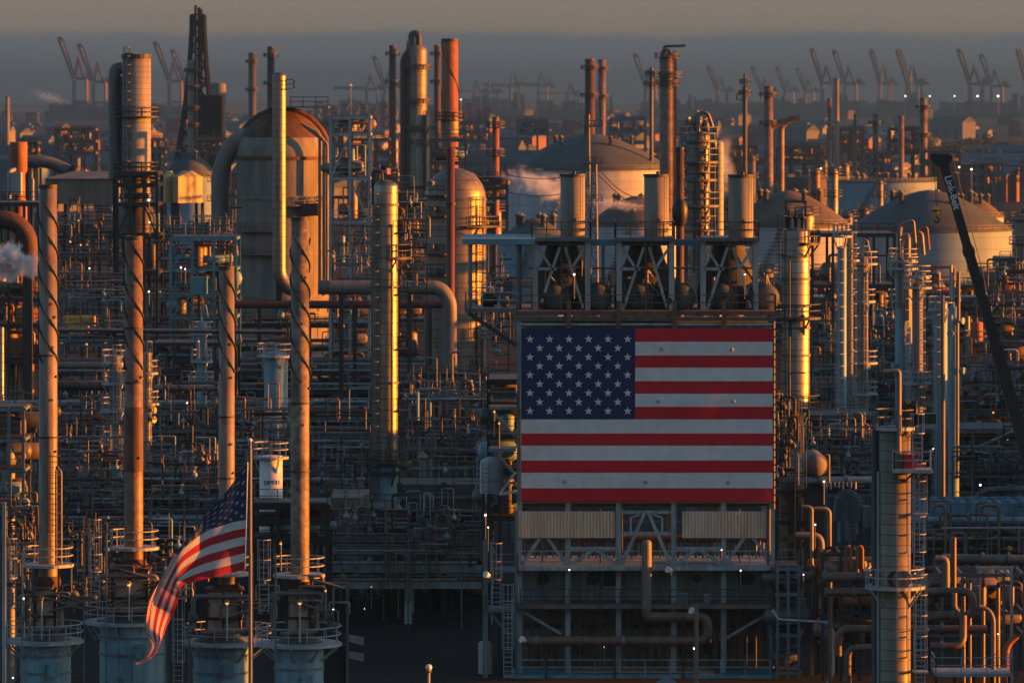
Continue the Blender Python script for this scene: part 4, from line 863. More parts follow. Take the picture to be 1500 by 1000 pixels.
# big duct pipe loop across the front
t = thing('burner_air_duct', 'fat brown pipe looping down and across the lower front of the furnace building', 'pipe', (hx(947), D - 1.6, 0))
link('riser', MB().lathe(hx(946.5), D - 1.6, [(.001, hz(788) + .02), (.25, hz(788)), (.36, hz(791))] + [(.36 + .02*(k % 2), hz(793 + k*2.4)) for k in range(40)] + [(.36, hz(889))], 16), 'insul_pipe', t)
link('body', MB().pipe([(hx(946.5), D - 1.6, hz(888)), (hx(946.5), D - 1.6, hz(900)), (hx(1036), D - 1.6, hz(900)), (hx(1036), D - 1.6, hz(935)), (hx(764), D - 1.6, hz(935))], .37, 18, bend=.75, arc=6), 'brown_pipe', t)
for px in (783, 910, 985): link('flange', MB().tube((hx(px), D - 1.6, hz(935)), (hx(px + 5), D - 1.6, hz(935)), .42, 18), 'insul_pipe', t)
for px in (800, 900, 1000): link('support', MB().bar((hx(px), D - 1.6, 0), (hx(px), D - 1.6, hz(942)), .14), 'dark_steel', t)
# the flag banner
bw = MB(); ys = [480.5, 500, 520, 538, 557.5, 576, 595, 613.5, 634, 652, 673.5, 691.5, 714, 733.5]
def by(px, py): return D - .42 - .05*sin(px*.045 + py*.02) - .04*sin(py*.07 + px*.011) - .10*max(0, (px - 1085)/46)*max(0, (600 - py)/120)
nx = 64
for j in range(13):
    for sub in range(3):
        ya, yb_ = ys[j] + (ys[j+1] - ys[j])*sub/3, ys[j] + (ys[j+1] - ys[j])*(sub+1)/3
        for k in range(nx):
            xa, xb = 763.5 + 368*k/nx, 763.5 + 368*(k+1)/nx
            if j < 7:
                edge = 763.5 + 368*29/nx
                bw.cur = 2 if xb <= edge + .1 else (0 if j % 2 == 0 else 1)
            else: bw.cur = 0 if j % 2 == 0 else 1
            bw.add([(hx(x), by(x, y), hz(y)) for x, y in ((xa, yb_), (xb, yb_), (xb, ya), (xa, ya))], [(0, 1, 2, 3)], True)
bw.cur = 3
def star(m, fn, cx, cy, r):
    P = [(cx + r*(1 if k % 2 == 0 else .40)*sin(pi*k/5), cy - r*(1 if k % 2 == 0 else .40)*cos(pi*k/5)) for k in range(10)]
    m.add([fn(cx, cy)] + [fn(*p) for p in P], [(0, 1 + (k+1) % 10, 1 + k) for k in range(10)])
for row in range(9):
    n_ = 6 if row % 2 == 0 else 5
    for k in range(n_):
        sx = 776.3 + 28.55*k + (0 if row % 2 == 0 else 14.2); sy = 496.2 + 13.13*row
        star(bw, lambda x, y: (hx(x), by(x, y) - .025, hz(y)), sx, sy, 6.3)
bn = thing('flag_banner', 'huge American flag banner stretched flat on the furnace building front', 'flag', (hx(947), D - .4, hz(734)))
link('cloth', bw, ['flag_red', 'flag_white', 'flag_navy', 'flag_white'], bn)
for zx, zy in ((764, 103), (1105, 105), (747, 357), (1114, 357), (290, 747), (685, 750), (1088, 753)):
    px, py = 740 + zx*.3, 480 + zy*.3; link('fixing_boss', MB().ylathe([(by(px, py) - .07, .06), (by(px, py) - .05, .13), (by(px, py) + .02, .15)], hx(px), hz(py), 10), 'pale_steel', bn)
link('edge_rope', MB().pipe([(hx(762.6), D - .45, hz(480)), (hx(762.6), D - .45, hz(734))], .035, 5), 'pale_steel', bn)
# the three short stacks on their braced frames
def module(i):
    o = 123*i; w3 = ('first', 'second', 'third')[i]; D2 = D + 2.0
    f = thing('stack_support', ('braced steel frame on the roof edge under the short stack nearest the teal canopy', 'braced steel frame on the roof under the middle short stack', 'braced steel frame on the roof under the short stack nearest the shiny tower')[i], 'steel frame', (hx(822 + o), D2, hz(455)), 'stack frames on the furnace roof')
    h2 = lambda px: X(px + o, D2); z2 = lambda py: Z(py, D2)
    for px in (784, 861):
        for y in (D2, D2 + 5): link('post', MB().box(h2(px) - .2, h2(px) + .2, y, y + .35, hz(455.5), z2(351)), 'pale_steel', f)
    for p, q in (((788, 362), (806, 390)), ((820, 362), (790, 453)), ((828, 362), (854, 451)), ((857, 363), (838, 392)), ((786, 394), (815, 394))):
        link('brace', MB().bar((h2(p[0]), D2 + .1, z2(p[1])), (h2(q[0]), D2 + .1, z2(q[1])), .2), 'pale_steel', f)
    p = link('platform', MB().box(h2(778), h2(866), D2 - .6, D2 + 6, z2(353), z2(348)), 'grey_steel', f)
    mk_rail(p, pts=[(h2(779), D2 + 5.9, z2(348)), (h2(779), D2 - .5, z2(348)), (h2(865), D2 - .5, z2(348)), (h2(865), D2 + 5.9, z2(348))], mat_='deck_rust', step=1.2, h=1.15, t=.07)
    link('ladder', MB().ladder(h2(827), D2 - .5, hz(455), z2(322), .5, False, .06), 'deck_rust', f)
    d = link('flue_plenum', MB().lathe(h2(824), D2 + 3.6, [(1.0, z2(352)), (1.5, z2(385)), (2.2, z2(412)), (2.35, z2(430)), (2.3, z2(455))], 24), 'casing_brown', f)
    for px in (790, 876): link('duct_end', MB().ylathe([(D2 + .6, .01), (D2 + .62, .7), (D2 + .9, 1.05), (D2 + 4, 1.05)], h2(px + (22 if px < 800 else 0)), z2(437), 20), 'casing', f)
    for k in range(7): px = R5.uniform(786, 900); link('pipe', MB().pipe([(h2(px), D2 + 1, hz(455)), (h2(px), D2 + 1, z2(R5.uniform(380, 440))), (h2(px + R5.uniform(-25, 25)), D2 + 1.4, z2(R5.uniform(400, 440)))], R5.uniform(.05, .12), 6), R5.choice(('bare_pipe', 'grey_pipe', 'insul_pipe')), f)
    for k in range(3): link('valve', MB().ylathe([(D2 - .1, .22), (D2, .24)], h2(R5.uniform(790, 860)), z2(R5.uniform(425, 448)), 10), 'black', f)
    s = thing('short_stack', ('squat cylinder stack standing nearest the teal canopy', 'squat cylinder stack standing in the middle of the furnace roof', 'squat cylinder stack standing nearest the shiny banded tower')[i], 'chimney', (h2(840), D2 + 2.8, z2(348)), 'squat stacks on the furnace roof')
    cx, cy_, r = h2(840), D2 + (4.7, 2.8, .9)[i], S(18.2, D2)
    link('shaft', MB().lathe(cx, cy_, [(r, z2(348)), (r, z2(257)), (r*.9, z2(256.5)), (r*.9, z2(262))], 36), 'beige_clad2', s)
    link('rim', MB().ring(cx, cy_, r*.96, r + .06, z2(260), z2(255.8), n=36), 'dark_steel', s)
    link('cap_knob', MB().lathe(cx + .1, cy_ - r*.7, [(.14, z2(258)), (.14, z2(252.5)), (.1, z2(251.5))], 8), 'black', s)
    link('rung_ladder', MB().ladder(cx + r*.70, cy_ - r*.72 - .06, z2(342), z2(258), .22, False, .03, .3), 'beige_panel', s)
    link('base_panel', MB().ring(cx, cy_, r*.99, r + .05, z2(347), z2(316), -pi*.62, -pi*.34, 8), 'shed_beige', s)
    link('test_port', MB().tube((cx + .1, cy_ - r*.9, z2(324)), (cx + .1, cy_ - r - .22, z2(324)), .16, 10), 'grey_pipe', s)
mat('beige_clad2', (0.175, 0.155, 0.12), 0.65, 0.0, 0.2, 0.15, bump=0.15)
for i in range(3): module(i)
# roof cross beams joining the frames, pipe behind
t = thing('roof_pipe', 'long teal service beam joining the three short stack frames', 'beam', (hx(945), D + 4, hz(360)))
link('body', MB().box(hx(760), hx(1110), D + 4, D + 4.6, hz(362), hz(353)), 'teal_paint', t)
for px in (762, 885, 1008, 1108): link('hanger', MB().bar((hx(px), D + 4.3, hz(455.5)), (hx(px), D + 4.3, hz(362)), .22), 'blue_steel', t)
link('conduit', MB().tube((hx(775), D + 3.8, hz(395)), (hx(1105), D + 3.8, hz(395)), .09, 6), 'grey_pipe', t)
# teal canopy with its landing
t = thing('teal_canopy', 'flat teal canopy roof over a railed landing at the corner of the furnace building', 'canopy', (hx(720), D + 1, hz(450)))
link('roof', MB().box(hx(677), hx(784), D - .6, D + 6, hz(358), hz(350)).add([(hx(677), D - .6, hz(350) + .01), (hx(784), D - .6, hz(350) + .01), (hx(784), D + 6, hz(346)), (hx(677), D + 6, hz(346))], [(0,1,2,3)]), 'teal_paint', t)
for px, y in ((689, D), (758, D), (689, D + 5.5), (758, D + 5.5)): link('post', MB().bar((hx(px), y, hz(452)), (hx(px), y, hz(357)), .22), 'blue_steel', t)
p = link('landing', MB().box(hx(681), hx(756), D - .4, D + 6, hz(457), hz(451)), 'grey_steel', t)
mk_rail(p, pts=[(hx(682), D + 6, hz(451)), (hx(682), D - .3, hz(451)), (hx(756), D - .3, hz(451))], mat_='pale_steel', step=1.3, h=1.15, t=.06)
link('knee_brace', MB().bar((hx(686), D, hz(458)), (hx(756), D, hz(506)), .3), 'dark_steel', t)
link('motor', MB().xlathe([(hx(706), .01), (hx(707), .55), (hx(722), .6), (hx(724), .35), (hx(728), .3)], D + 2.5, hz(442), 14), 'black', t)
link('motor', MB().xlathe([(hx(733), .01), (hx(734), .4), (hx(745), .45), (hx(746), .01)], D + 2, hz(443), 14), 'casing', t)
link('gauge_board', MB().box(hx(738), hx(750), D + 3, D + 3.2, hz(440), hz(414)), 'casing', t)
# side landings and ladders on the shaded flank
t = thing('stair_tower', 'dark steel landings and caged ladders climbing beside the shaded flank of the furnace', 'stair tower', (hx(733), D - 1, 0))
for px in (709, 713, 756): link('post', MB().bar((hx(px), D - 1, 0), (hx(px), D - 1, hz(745 if px > 720 else 790)), .18), 'blue_steel', t)
for x0, x1, py in ((712, 757, 889), (724, 758, 831), (738, 770, 989), (716, 756, 655), (716, 758, 594)): deck(t, hx(x0), hx(x1), D - 1.4, D + 1.5, hz(py), 'blue_steel', True, 'blue_steel')
for px, a, b in ((744, 990, 872), (727, 889, 812)): link('ladder', MB().ladder(hx(px), D - 1.6, hz(a), hz(b), .6, True, .07), 'pale_steel', t)
for p, q in (((717, 893), (746, 928)), ((724, 660), (752, 690)), ((720, 600), (756, 640))): link('brace', MB().bar((hx(p[0]), D - 1, hz(p[1])), (hx(q[0]), D - 1, hz(q[1])), .2), 'blue_steel', t)
link('awning', MB().bar((hx(731), D - 1, hz(722)), (hx(756), D - 1, hz(718)), .2).bar((hx(733), D - 1, hz(720)), (hx(755), D - 1, hz(690)), .15), 'pale_steel', t)
for px, py in ((716, 843), (769, 938), (1018, 896), (983, 836)):
    x, y, z = W(px, py, D - 2.2 if px != 1018 else 371)
    f = thing('floodlight', {716: 'unlit white floodlight clamped on the ladder landing', 769: 'unlit white floodlight at the end of the brown duct', 1018: 'unlit floodlight on the slim pole before the furnace', 983: 'round unlit floodlight hung on the furnace walkway'}[px], 'floodlight', (x, y, z))
    link('housing', MB().pipe([(x, y, z), (x - .25, y - .25, z + .15)], .17, 10, r2=.26), 'white_paint', f); link('bracket', MB().pipe([(x, y, z), (x, y + .3, z - .05), (x, y + .3, z - .6)], .05, 6), 'grey_steel', f)
# slim pole in front
x, y, z = W(1020, 885, 370)
t = thing('light_pole', 'slim pale pole with crossarm and boxes, standing before the furnace', 'lamp post', (x, y, 0))
link('pole', MB().tube((x, y, 0), (x, y, z), .17, 10, r2=.12), 'shed_beige', t); link('crossarm', MB().box(x - 1.0, x + 1.0, y - .1, y + .1, z - .1, z + .02), 'grey_steel', t)
link('junction_box', MB().box(x - 1.3, x - .55, y - .2, y + .3, z + .03, z + .75), 'casing', t); link('junction_box', MB().box(x + .5, x + .95, y - .2, y + .3, z + .1, z + .7), 'grey_steel', t)
x, y, z = W(628, 977, 352)
t = thing('globe_lamp', 'round white globe lamp on a pole above the dark yard', 'lamp post', (x, y, 0))
link('globe', MB().lathe(x, y, [(.22*sin(a) + .001, z - .22*cos(a)) for a in [pi*k/8 for k in range(9)]], 16), 'white_paint', t); link('pole', MB().tube((x, y, 0), (x, y, z - .2), .09, 8), 'pale_steel', t)
link('collar', MB().lathe(x, y, [(.1, z - .34), (.2, z - .3), (.2, z - .22)], 12), 'grey_steel', t)
x, y, z = W(977, 994, 366)
t = thing('hut', 'small hut with a pale hipped roof peeking up before the furnace', 'hut', (x, y, 0)); link('wall', MB().box(x - .45, x + .45, y + .55, y + 1.45, 0, z - .3), 'shed_grey', t); link('roof', MB().lathe(x, y + 1, [(.75, z - .35), (.03, z + .1)], 8, False), 'shed_grey', t)
# ------------------------------------------------------------------ four upright furnaces with tall stacks
def furnace(k, pc, D, sw, ytop, strk, yplat, px0, px1, bx, yring, rx, cx0, cx1, yblue, smat, lab, labs):
    cx = X(pc, D); z = lambda p: Z(p, D); x_ = lambda p: X(p, D)
    s = stack('tall_stack', labs, 'chimney', pc - sw/2, pc + sw/2, ytop, D, smat, yb=yplat + 18, taper=1.06, strake=(*strk, 3, 118), n=28)
    s['group'] = 'tall straked stacks'
    rs = S(sw/2, D)
    if k == 1:
        link('rust_sleeve', MB().lathe(cx, D, [(rs*1.07, z(690)), (rs*1.07, z(596)), (rs*1.0, z(595))], 28), 'sleeve_rust', s)
    for q in ((520, 640), (480, 560), (610, 700), (590, 690))[k]: link('band', MB().ring(cx, D, rs*1.0, rs*1.12, z(q) - .06, z(q) + .06, n=24), 'dark_steel', s)
    rr = random.Random(k)
    for j in range(6):
        a = -pi/2 + rr.uniform(-.2, 1.2); q = rr.uniform(ytop + 60, yplat - 60); link('port', MB().tube((cx + rs*cos(a)*.9, D + rs*sin(a)*.9, z(q)), (cx + rs*cos(a)*1.22, D + rs*sin(a)*1.22, z(q)), .09, 8), 'dark_steel', s)
    if k == 0:
        link('ladder', MB().ladder(cx + rs*.75, D - rs*.8 - .25, z(yplat), z(660), .5, True, .05), 'rust_dark', s)
        link('conduit', MB().pipe([(cx + rs*1.5, D - .3, z(yplat)), (cx + rs*1.5, D - .3, z(690)), (cx + rs*1.0, D - .2, z(683))], .09, 8), 'insul_pipe', s)
    f = thing('upright_furnace', lab, 'furnace', (cx, D, 0)); vc = (cx0 + cx1)/2; vx = x_(vc); vr = S((cx1 - cx0)/2, D)
    link('shell', MB().lathe(vx, D, [(vr, 0), (vr, z(yblue)), (vr*.99, z(yring + 4))], 40), 'blue_vessel', f)
    link('cone', MB().lathe(vx, D, [(vr*1.0, z(yring + 4)), (vr*1.0, z(yring)), (S((bx[1]-bx[0])/2, D)*1.1, z(yring - 10))], 32), 'casing', f)
    for q in (yblue, yblue + 25): link('band', MB().ring(vx, D, vr*.99, vr + .07, z(q) - .08, z(q) + .08, n=40), 'blue_steel', f)
    link('access_door', MB().box(vx + vr*.15, vx + vr*.15 + .75, D - vr - .12, D - vr*.9, z(yblue + 25) - .2, z(yblue + 25) + .8), 'blue_vessel', f)
    link('gauge_line', MB().pipe([(vx + vr*.05, D - vr - .1, 0), (vx + vr*.05, D - vr - .1, z(yblue + 12)), (vx + vr*.3, D - vr - .1, z(yblue + 12))], .05, 6), 'blue_steel', f)
    # ring platform, mostly seen from outside
    r1 = S((rx[1] - rx[0])/2, D); rxc = x_((rx[0] + rx[1])/2)
    ringdeck(f, rxc, D, vr*.9, r1, z(yring), 'pale_steel', 'pale_steel', 0, 2*pi, .065, brackets=9, posts=14)
    # convection box
    b0, b1 = x_(bx[0]), x_(bx[1]); bw = b1 - b0; y0 = D - bw*.5
    bt, bb = bx[2], yring - 14
    c = link('convection_box', MB().box(b0, b1, y0, y0 + bw, z(bb), z(bt)), 'heater_box', f)
    m = MB()
    for q in (.0, .33, .66, .97): zz = z(bt) + (z(bb) - z(bt))*q; m.box(b0 - .12, b1 + .12, y0 - .12, y0 + bw + .12, zz - .1, zz + .08)
    for q in (0, .5, 1): m.box(b0 + bw*q - .08, b0 + bw*q + .08, y0 - .1, y0 - .01, z(bb), z(bt))
    link('rib', m, 'rust_dark', c)
    link('header_box', MB().box(b0 + bw*.12, b1 - bw*.12, y0 - .35, y0 - .13, z(bt + (bb-bt)*.62), z(bt + (bb-bt)*.3)), 'heater_box', c)
    link('breeching', MB().lathe(cx, D, [(bw*.55, z(bt)), (rs*1.5, z(bt - 8)), (rs*1.3, z(yplat + 18))], 16), 'rust_dark', f)
    link('crossover_pipe', MB().pipe([(b0 - .9, y0 - .5, z(bb - 4)), (b0 - .9, y0 - .5, z(bt + 8)), (b1 + .7, y0 - .5, z(bt + 8)), (b1 + .7, y0 - .3, z(bt + 22))], .17, 10), 'grey_pipe', f)
    link('crossover_pipe', MB().pipe([(b0 - .4, y0 - .8, z(bb - 2)), (b1 + .5, y0 - .8, z(bb - 4)), (b1 + .5, y0 - .4, z(bt + 18))], .14, 10), 'insul_pipe', f)
    for j in range(8):
        xx = rr.uniform(b0 - 1.0, b1 + 1.4); zz = rr.uniform(z(bb), z(bt)); L = rr.uniform(.5, 1.8)
        link('pipe', MB().pipe([(xx, y0 - .5, zz), (xx, y0 - .7, zz + L*.6), (xx + rr.choice((-1, 1))*L, y0 - .7, zz + L*.6), (xx + rr.choice((-1, 1))*L, y0 - .6, zz)], rr.uniform(.05, .11), 6), rr.choice(('grey_pipe', 'insul_pipe', 'bare_pipe', 'stack_paint')), f)
    for j in range(3):
        xx = b1 + rr.uniform(.4, 1.4) if j else b0 - .9; link('valve', MB().ylathe([(y0 - .7, .2), (y0 - .6, .36), (y0 - .2, .36)], xx, rr.uniform(z(bb - 6), z(bt + 6)), 12), 'casing', f)
    # upper platform
    p0, p1 = (px0 + px1)/2, S((px1 - px0)/2, D)
    ringdeck(f, x_(p0), D, rs*1.2, p1, z(yplat), 'pale_steel', 'pale_steel', 0, 2*pi, .065, posts=9)
    for a in (0.8, 2.4, -0.8, -2.4): link('post', MB().bar((cx + 1.1*cos(a), D + 1.1*sin(a), z(bt)), (cx + 1.1*cos(a), D + 1.1*sin(a), z(yplat)), .12), 'dark_steel', f)
    return f
mat('sleeve_rust', (0.10, 0.045, 0.027), 0.7, 0, 0.6, 0.6, rustcol=(0.03, 0.018, 0.014), bump=.3)
L6 = ('pale blue upright furnace under the first tall stack from the edge', 'pale blue upright furnace under the rust sleeved stack', 'pale blue upright furnace behind the waving flag and its pole', 'pale blue upright furnace under the stack nearest the dark yard')
S6 = ('tallest straked stack with smooth tan paint, nearest the steam plume', 'straked stack with a rusty red sleeve around its middle', 'thin straked stack rising behind the waving flag', 'mottled straked stack standing just before the round elbow of the shiny pipe')
furnace(0, 70.5, 365, 26, 273, (295, 530), 825, 33, 108, (52, 82, 860), 936, (6, 123), 30, 104, 958, 'stack_paint', L6[0], S6[0])
furnace(1, 196, 372, 26, 348, (350, 540), 800, 160, 233, (166, 217, 832), 908, (123, 245), 146, 243, 930, 'stack_rusty', L6[1], S6[1])
furnace(2, 332, 378, 22.5, 392, (394, 545), 838, 300, 366, (304, 353, 862), 938, (266, 398), 283, 364, 958, 'stack_paint', L6[2], S6[2])
furnace(3, 439.5, 360, 26, 320, (350, 560), 840, 400, 476, (421, 455, 858), 940, (376, 501), 402, 474, 977, 'stack_mottled', L6[3], S6[3])
# caged ladders on their own strings
for px, a, b, D, lab in ((143, 880, 778, 368, 'pale caged ladder climbing to the landing of the rust sleeved stack'), (20, 890, 806, 361, 'pale caged ladder beside the furnace at the very edge'), (264, 1010, 892, 374, 'pale caged ladder between the second furnace and the flagpole'), (389, 893, 808, 358, 'pale caged ladder just past the flagpole')):
    x = X(px, D); t = thing('caged_ladder', lab, 'ladder', (x, D - 2.2, Z(a, D)))
    link('rails', MB().ladder(x, D - 2.2, Z(a, D), Z(b, D) , .6, True, .06), 'pale_steel', t)
    for q in (a - 6, (a + b)/2): link('bracket', MB().bar((x, D - 2.2, Z(q, D)), (x, D - .6, Z(q, D)), .1), 'grey_steel', t)
    for sx in (-.75, .75): link('stringer', MB().bar((x + sx, D - 2.2, 0), (x + sx, D - 2.2, Z(b - 2, D)), .12), 'blue_steel', t)
# floodlit poles standing on ring decks
for px, yt, yb_, D, lab in ((61, 877, 936, 361.5, 'thin pole lamp on the ring deck of the furnace nearest the edge'), (189, 856, 908, 368, 'thin pole lamp on the ring deck under the rust sleeved stack'), (332.5, 883, 938, 374, 'thin pole lamp on the ring deck beside the waving flag'), (439, 883, 940, 356.5, 'thin pole lamp on the ring deck nearest the dark yard')):
    x, y, z = W(px, yt, D); t = thing('pole_lamp', lab, 'lamp', (x, y, Z(yb_, D)))
    link('pole', MB().tube((x, y, Z(yb_, D)), (x, y, z - .12), .06, 8), 'pale_steel', t); link('hood', MB().lathe(x, y, [(.2, z + .05), (.12, z + .2), (.02, z + .24)], 12), 'shed_beige', t)
    link('bulb', MB().lathe(x, y, [(.001, z - .12), (.1, z - .06), (.12, z), (.1, z + .05)], 10), 'lamp_orange' if px != 61 else 'shed_beige', t)
# edge structures
frame('pale blue stair structure at the very edge behind the first furnace', -8, 34, (600, 645, 690, 742), 392, 5, 2, 'blue_steel', brace=((0, 2, 3, 0), (1, 1, 2, 1)), stuff=16, seed=21, w=.22)
column('clad_drum', 'banded pale drum inside the stair structure at the edge', 'vessel', 8, 22, 640, 396, 'beige_clad', dome=.2, n=20)
t = frame('slim ladder frame full of bars behind the first tall stack', 34, 56, (603, 625, 650, 700, 750, 800), 400, 4, 3, 'grey_steel', stuff=14, seed=8, w=.16)
x, y, z = W(5.5, 735, 352); solo('corner_post', MB().box(x - .12, x + .12, y, y + .2, 0, z), 'pale_steel', 'long pale vertical post at the very edge of the plant', 'post', (x, y, 0))
t = thing('yard_shelter', 'corrugated grey shelter wall beside the furnace nearest the dark yard', 'shelter', (X(492, 366), 366, 0))
m = MB(); n = 60; D = 366.0
for k in range(n):
    xa, xb = X(474 + 36*k/n, D), X(474 + 36*(k+1)/n, D); m.add([(xa, D + .06*(k % 2), 0), (xb, D + .06*((k+1) % 2), 0), (xb, D + .06*((k+1) % 2), Z(946, D)), (xa, D + .06*(k % 2), Z(946, D))], [(0,1,2,3)])
link('cladding', m, 'casing', t); link('post', MB().box(X(507, D), X(511, D), D - .2, D, 0, Z(852, D)), 'grey_steel', t)
link('pipe_bracket', MB().pipe([(X(455, D), D - .1, Z(853, D)), (X(509, D), D - .1, Z(853, D)), (X(509, D), D - .1, Z(930, D))], .1, 6), 'grey_steel', t)
for q in (938, 962): link('louver', MB().add([(X(511, D), D - .4, Z(q, D)), (X(533, D), D - .4, Z(q + 6, D)), (X(533, D), D + .6, Z(q - 4, D)), (X(511, D), D + .6, Z(q - 8, D))], [(0,1,2,3)]), 'grey_steel', t)
# ------------------------------------------------------------------ flagpole and waving flag
D = 340.5
x, y, z = W(366.5, 648, D)
t = thing('flagpole', 'tall pale flagpole in front of the furnaces', 'flagpole', (x, y, 0))
link('pole', MB().tube((x, y, 0), (x, y, z), .13, 12, r2=.085), 'insul_pipe', t); link('finial', MB().lathe(x, y, [(.001, z - .02), (.14, z + .1), (.14, z + .18), (.001, z + .3)], 12), 'silver', t)
link('halyard', MB().pipe([(x - .2, y - .1, Z(832, D)), (x - .15, y - .1, Z(660, D))], .018, 5).pipe([(x + .12, y - .12, 2), (x + .1, y - .1, z - .2)], .018, 5), 'pale_steel', t)
link('truck', MB().tube((x - .12, y, z - .1), (x + .12, y, z - .1), .06, 8), 'silver', t)
Tc = [(363, 676), (347, 698), (330, 722), (306, 748), (285, 776), (262, 802), (246, 828), (233, 852), (221, 876), (215, 902), (213, 925), (221, 944), (212, 962), (199, 971)]
Mc = [(361, 761), (343, 764), (324, 770), (304, 777), (287, 788), (266, 806), (250, 832), (237, 856), (226, 880), (221, 905), (220, 928), (226, 946), (215, 965), (201, 971.5)]
Bc = [(359, 833), (342, 838), (324, 842), (306, 846), (289, 850), (272, 855), (264, 861), (262, 873), (257, 890), (250, 905), (243, 920), (237, 936), (225, 960), (204, 973)]
def curve(P, u):
    f = u*(len(P) - 1); i = min(int(f), len(P) - 2); w = f - i; q = lambda j: P[max(0, min(len(P)-1, j))]
    a, b, c, d = q(i-1), q(i), q(i+1), q(i+2)
    return tuple(.5*(2*b[k] + (c[k]-a[k])*w + (2*a[k]-5*b[k]+4*c[k]-d[k])*w*w + (3*b[k]-a[k]-3*c[k]+d[k])*w**3) for k in (0, 1))
def fl(u, v, off=0.0):
    a, mdl, b = curve(Tc, u), curve(Mc, u), curve(Bc, u); h = 7/13
    p = [a[k] + (mdl[k]-a[k])*v/h for k in (0, 1)] if v < h else [mdl[k] + (b[k]-mdl[k])*(v-h)/(1-h) for k in (0, 1)]
    dy = (.32*sin(u*9 + v*2.2) + .22*sin(u*17 - v*4))*min(1, u*5) + (1.2*(v - .5) * max(0, u - .5))
    if u > .5 and v > .72: dy += 0.9*(v - .72)*4*(u - .5)
    return (X(p[0], D), D - .1 + dy - off, Z(p[1], D))
m = MB(); nu, nv = 72, 39
for i in range(nu):
    for j in range(nv):
        s_ = j*13//nv
        m.cur = 2 if (i < nu*.40 and s_ < 7) else (0 if s_ % 2 == 0 else 1)
        u0, u1, v0, v1 = i/nu, (i+1)/nu, j/nv, (j+1)/nv
        m.add([fl(u0, v0), fl(u1, v0), fl(u1, v1), fl(u0, v1)], [(0, 1, 2, 3)], True)
m.cur = 3
for row in range(9):
    n_ = 6 if row % 2 == 0 else 5
    for k in range(n_):
        su = (.40*(k + (.5 if n_ == 6 else 1.0))/6); sv = 7/13*(row + .8)/9.6
        P = [(su + .0145*(1 if q % 2 == 0 else .4)*sin(pi*q/5), sv - .0245*(1 if q % 2 == 0 else .4)*cos(pi*q/5)) for q in range(10)]
        m.add([fl(su, sv, .03)] + [fl(*p, .03) for p in P], [(0, 1 + (q+1) % 10, 1 + q) for q in range(10)])
t = thing('waving_flag', 'drooping American flag flying from the tall pole in front of the furnaces', 'flag', (x, y, Z(833, D)))
mat('cloth_red', (0.42, 0.02, 0.03), 0.8, 0, 0.12, streak=False); mat('cloth_white', (0.55, 0.52, 0.50), 0.8, 0, 0.1, streak=False); mat('cloth_navy', (0.018, 0.026, 0.075), 0.8, 0, 0.12, streak=False)
for nm in ('cloth_red', 'cloth_white', 'cloth_navy'):      # thin cloth lets some sun through
    tr = M[nm].node_tree; b = tr.nodes['Principled BSDF']; tl = N(tr, 'ShaderNodeBsdfTranslucent'); mx = N(tr, 'ShaderNodeMixShader'); mx.inputs[0].default_value = .35
    src = b.inputs['Base Color'].links[0].from_socket; tr.links.new(src, tl.inputs[0]); o = [n for n in tr.nodes if n.type == 'OUTPUT_MATERIAL'][0]
    tr.links.new(b.outputs[0], mx.inputs[1]); tr.links.new(tl.outputs[0], mx.inputs[2]); tr.links.new(mx.outputs[0], o.inputs[0])
link('cloth', m, ['cloth_red', 'cloth_white', 'cloth_navy', 'cloth_white'], t)
link('heading', MB().pipe([fl(0, .0), fl(0, .5), fl(0, 1)], .04, 6), 'white_paint', t)
# ------------------------------------------------------------------ right foreground: banded column, manifold, crane boom, fin fans
D = 345.0
rt, cx, cy, r, zt, zb = column('banded_column', 'fat beige column with thin dark bands, railed landings and a lit flank, nearest of all', 'tower', 1288, 1334, 624, D, 'column_clad', dome=0, plats=(), n=48)
x_ = lambda p: X(p, D); z_ = lambda p: Z(p, D)
ringdeck(rt, cx, cy, r*.5, S(29, D), z_(625), 'pale_steel', 'grey_steel', t=.06, posts=12)
ringdeck(rt, cx, cy, r, S(44, D), z_(857), 'pale_steel', 'pale_steel', t=.07, brackets=6, posts=16)
m = MB().box(x_(1305), x_(1363), cy - r - 1.3, cy - r*.2, z_(689), z_(684)); p = link('platform', m, 'pale_steel', rt)
mk_rail(p, pts=[(x_(1306), cy - r*.3, z_(684)), (x_(1306), cy - r - 1.25, z_(684)), (x_(1362), cy - r - 1.25, z_(684)), (x_(1362), cy - r*.3, z_(684))], mat_='pale_steel', step=1.1, t=.07)
for px in (1312, 1335, 1358): link('bracket', MB().bar((x_(px), cy - r - 1.1, z_(689)), (cx + (x_(px)-cx)*.6, cy - r*.7, z_(702)), .1), 'grey_steel', rt)
link('davit', MB().pipe([(x_(1315), cy - r*1.15, z_(664)), (x_(1315), cy - r*1.15, z_(542)), (x_(1292), cy - r*1.15, z_(543))], .16, 8, bend=.15), 'insul_pipe', rt)
link('davit_brace', MB().bar((x_(1314), cy - r*1.15, z_(554)), (x_(1306), cy - r*1.15, z_(543)), .14), 'insul_pipe', rt)
link('hoist_box', MB().box(x_(1342), x_(1370), cy - .6, cy + .5, z_(620), z_(605)), 'black', rt)
for px, yy, mt in ((1326, 594, 'black'), (1340, 592, 'black'), (1331, 590, 'alu_dull')): link('vent_elbow', MB().pipe([(x_(px), cy - .2, z_(624)), (x_(px), cy - .2, z_(yy)), (x_(px - 3), cy - .9, z_(yy - 3))], S(4, D), 12), mt, rt)
link('red_cabinet', MB().box(x_(1323), x_(1338), cy - r - .75, cy - r*.85, z_(683), z_(663)), 'flag_red', rt)
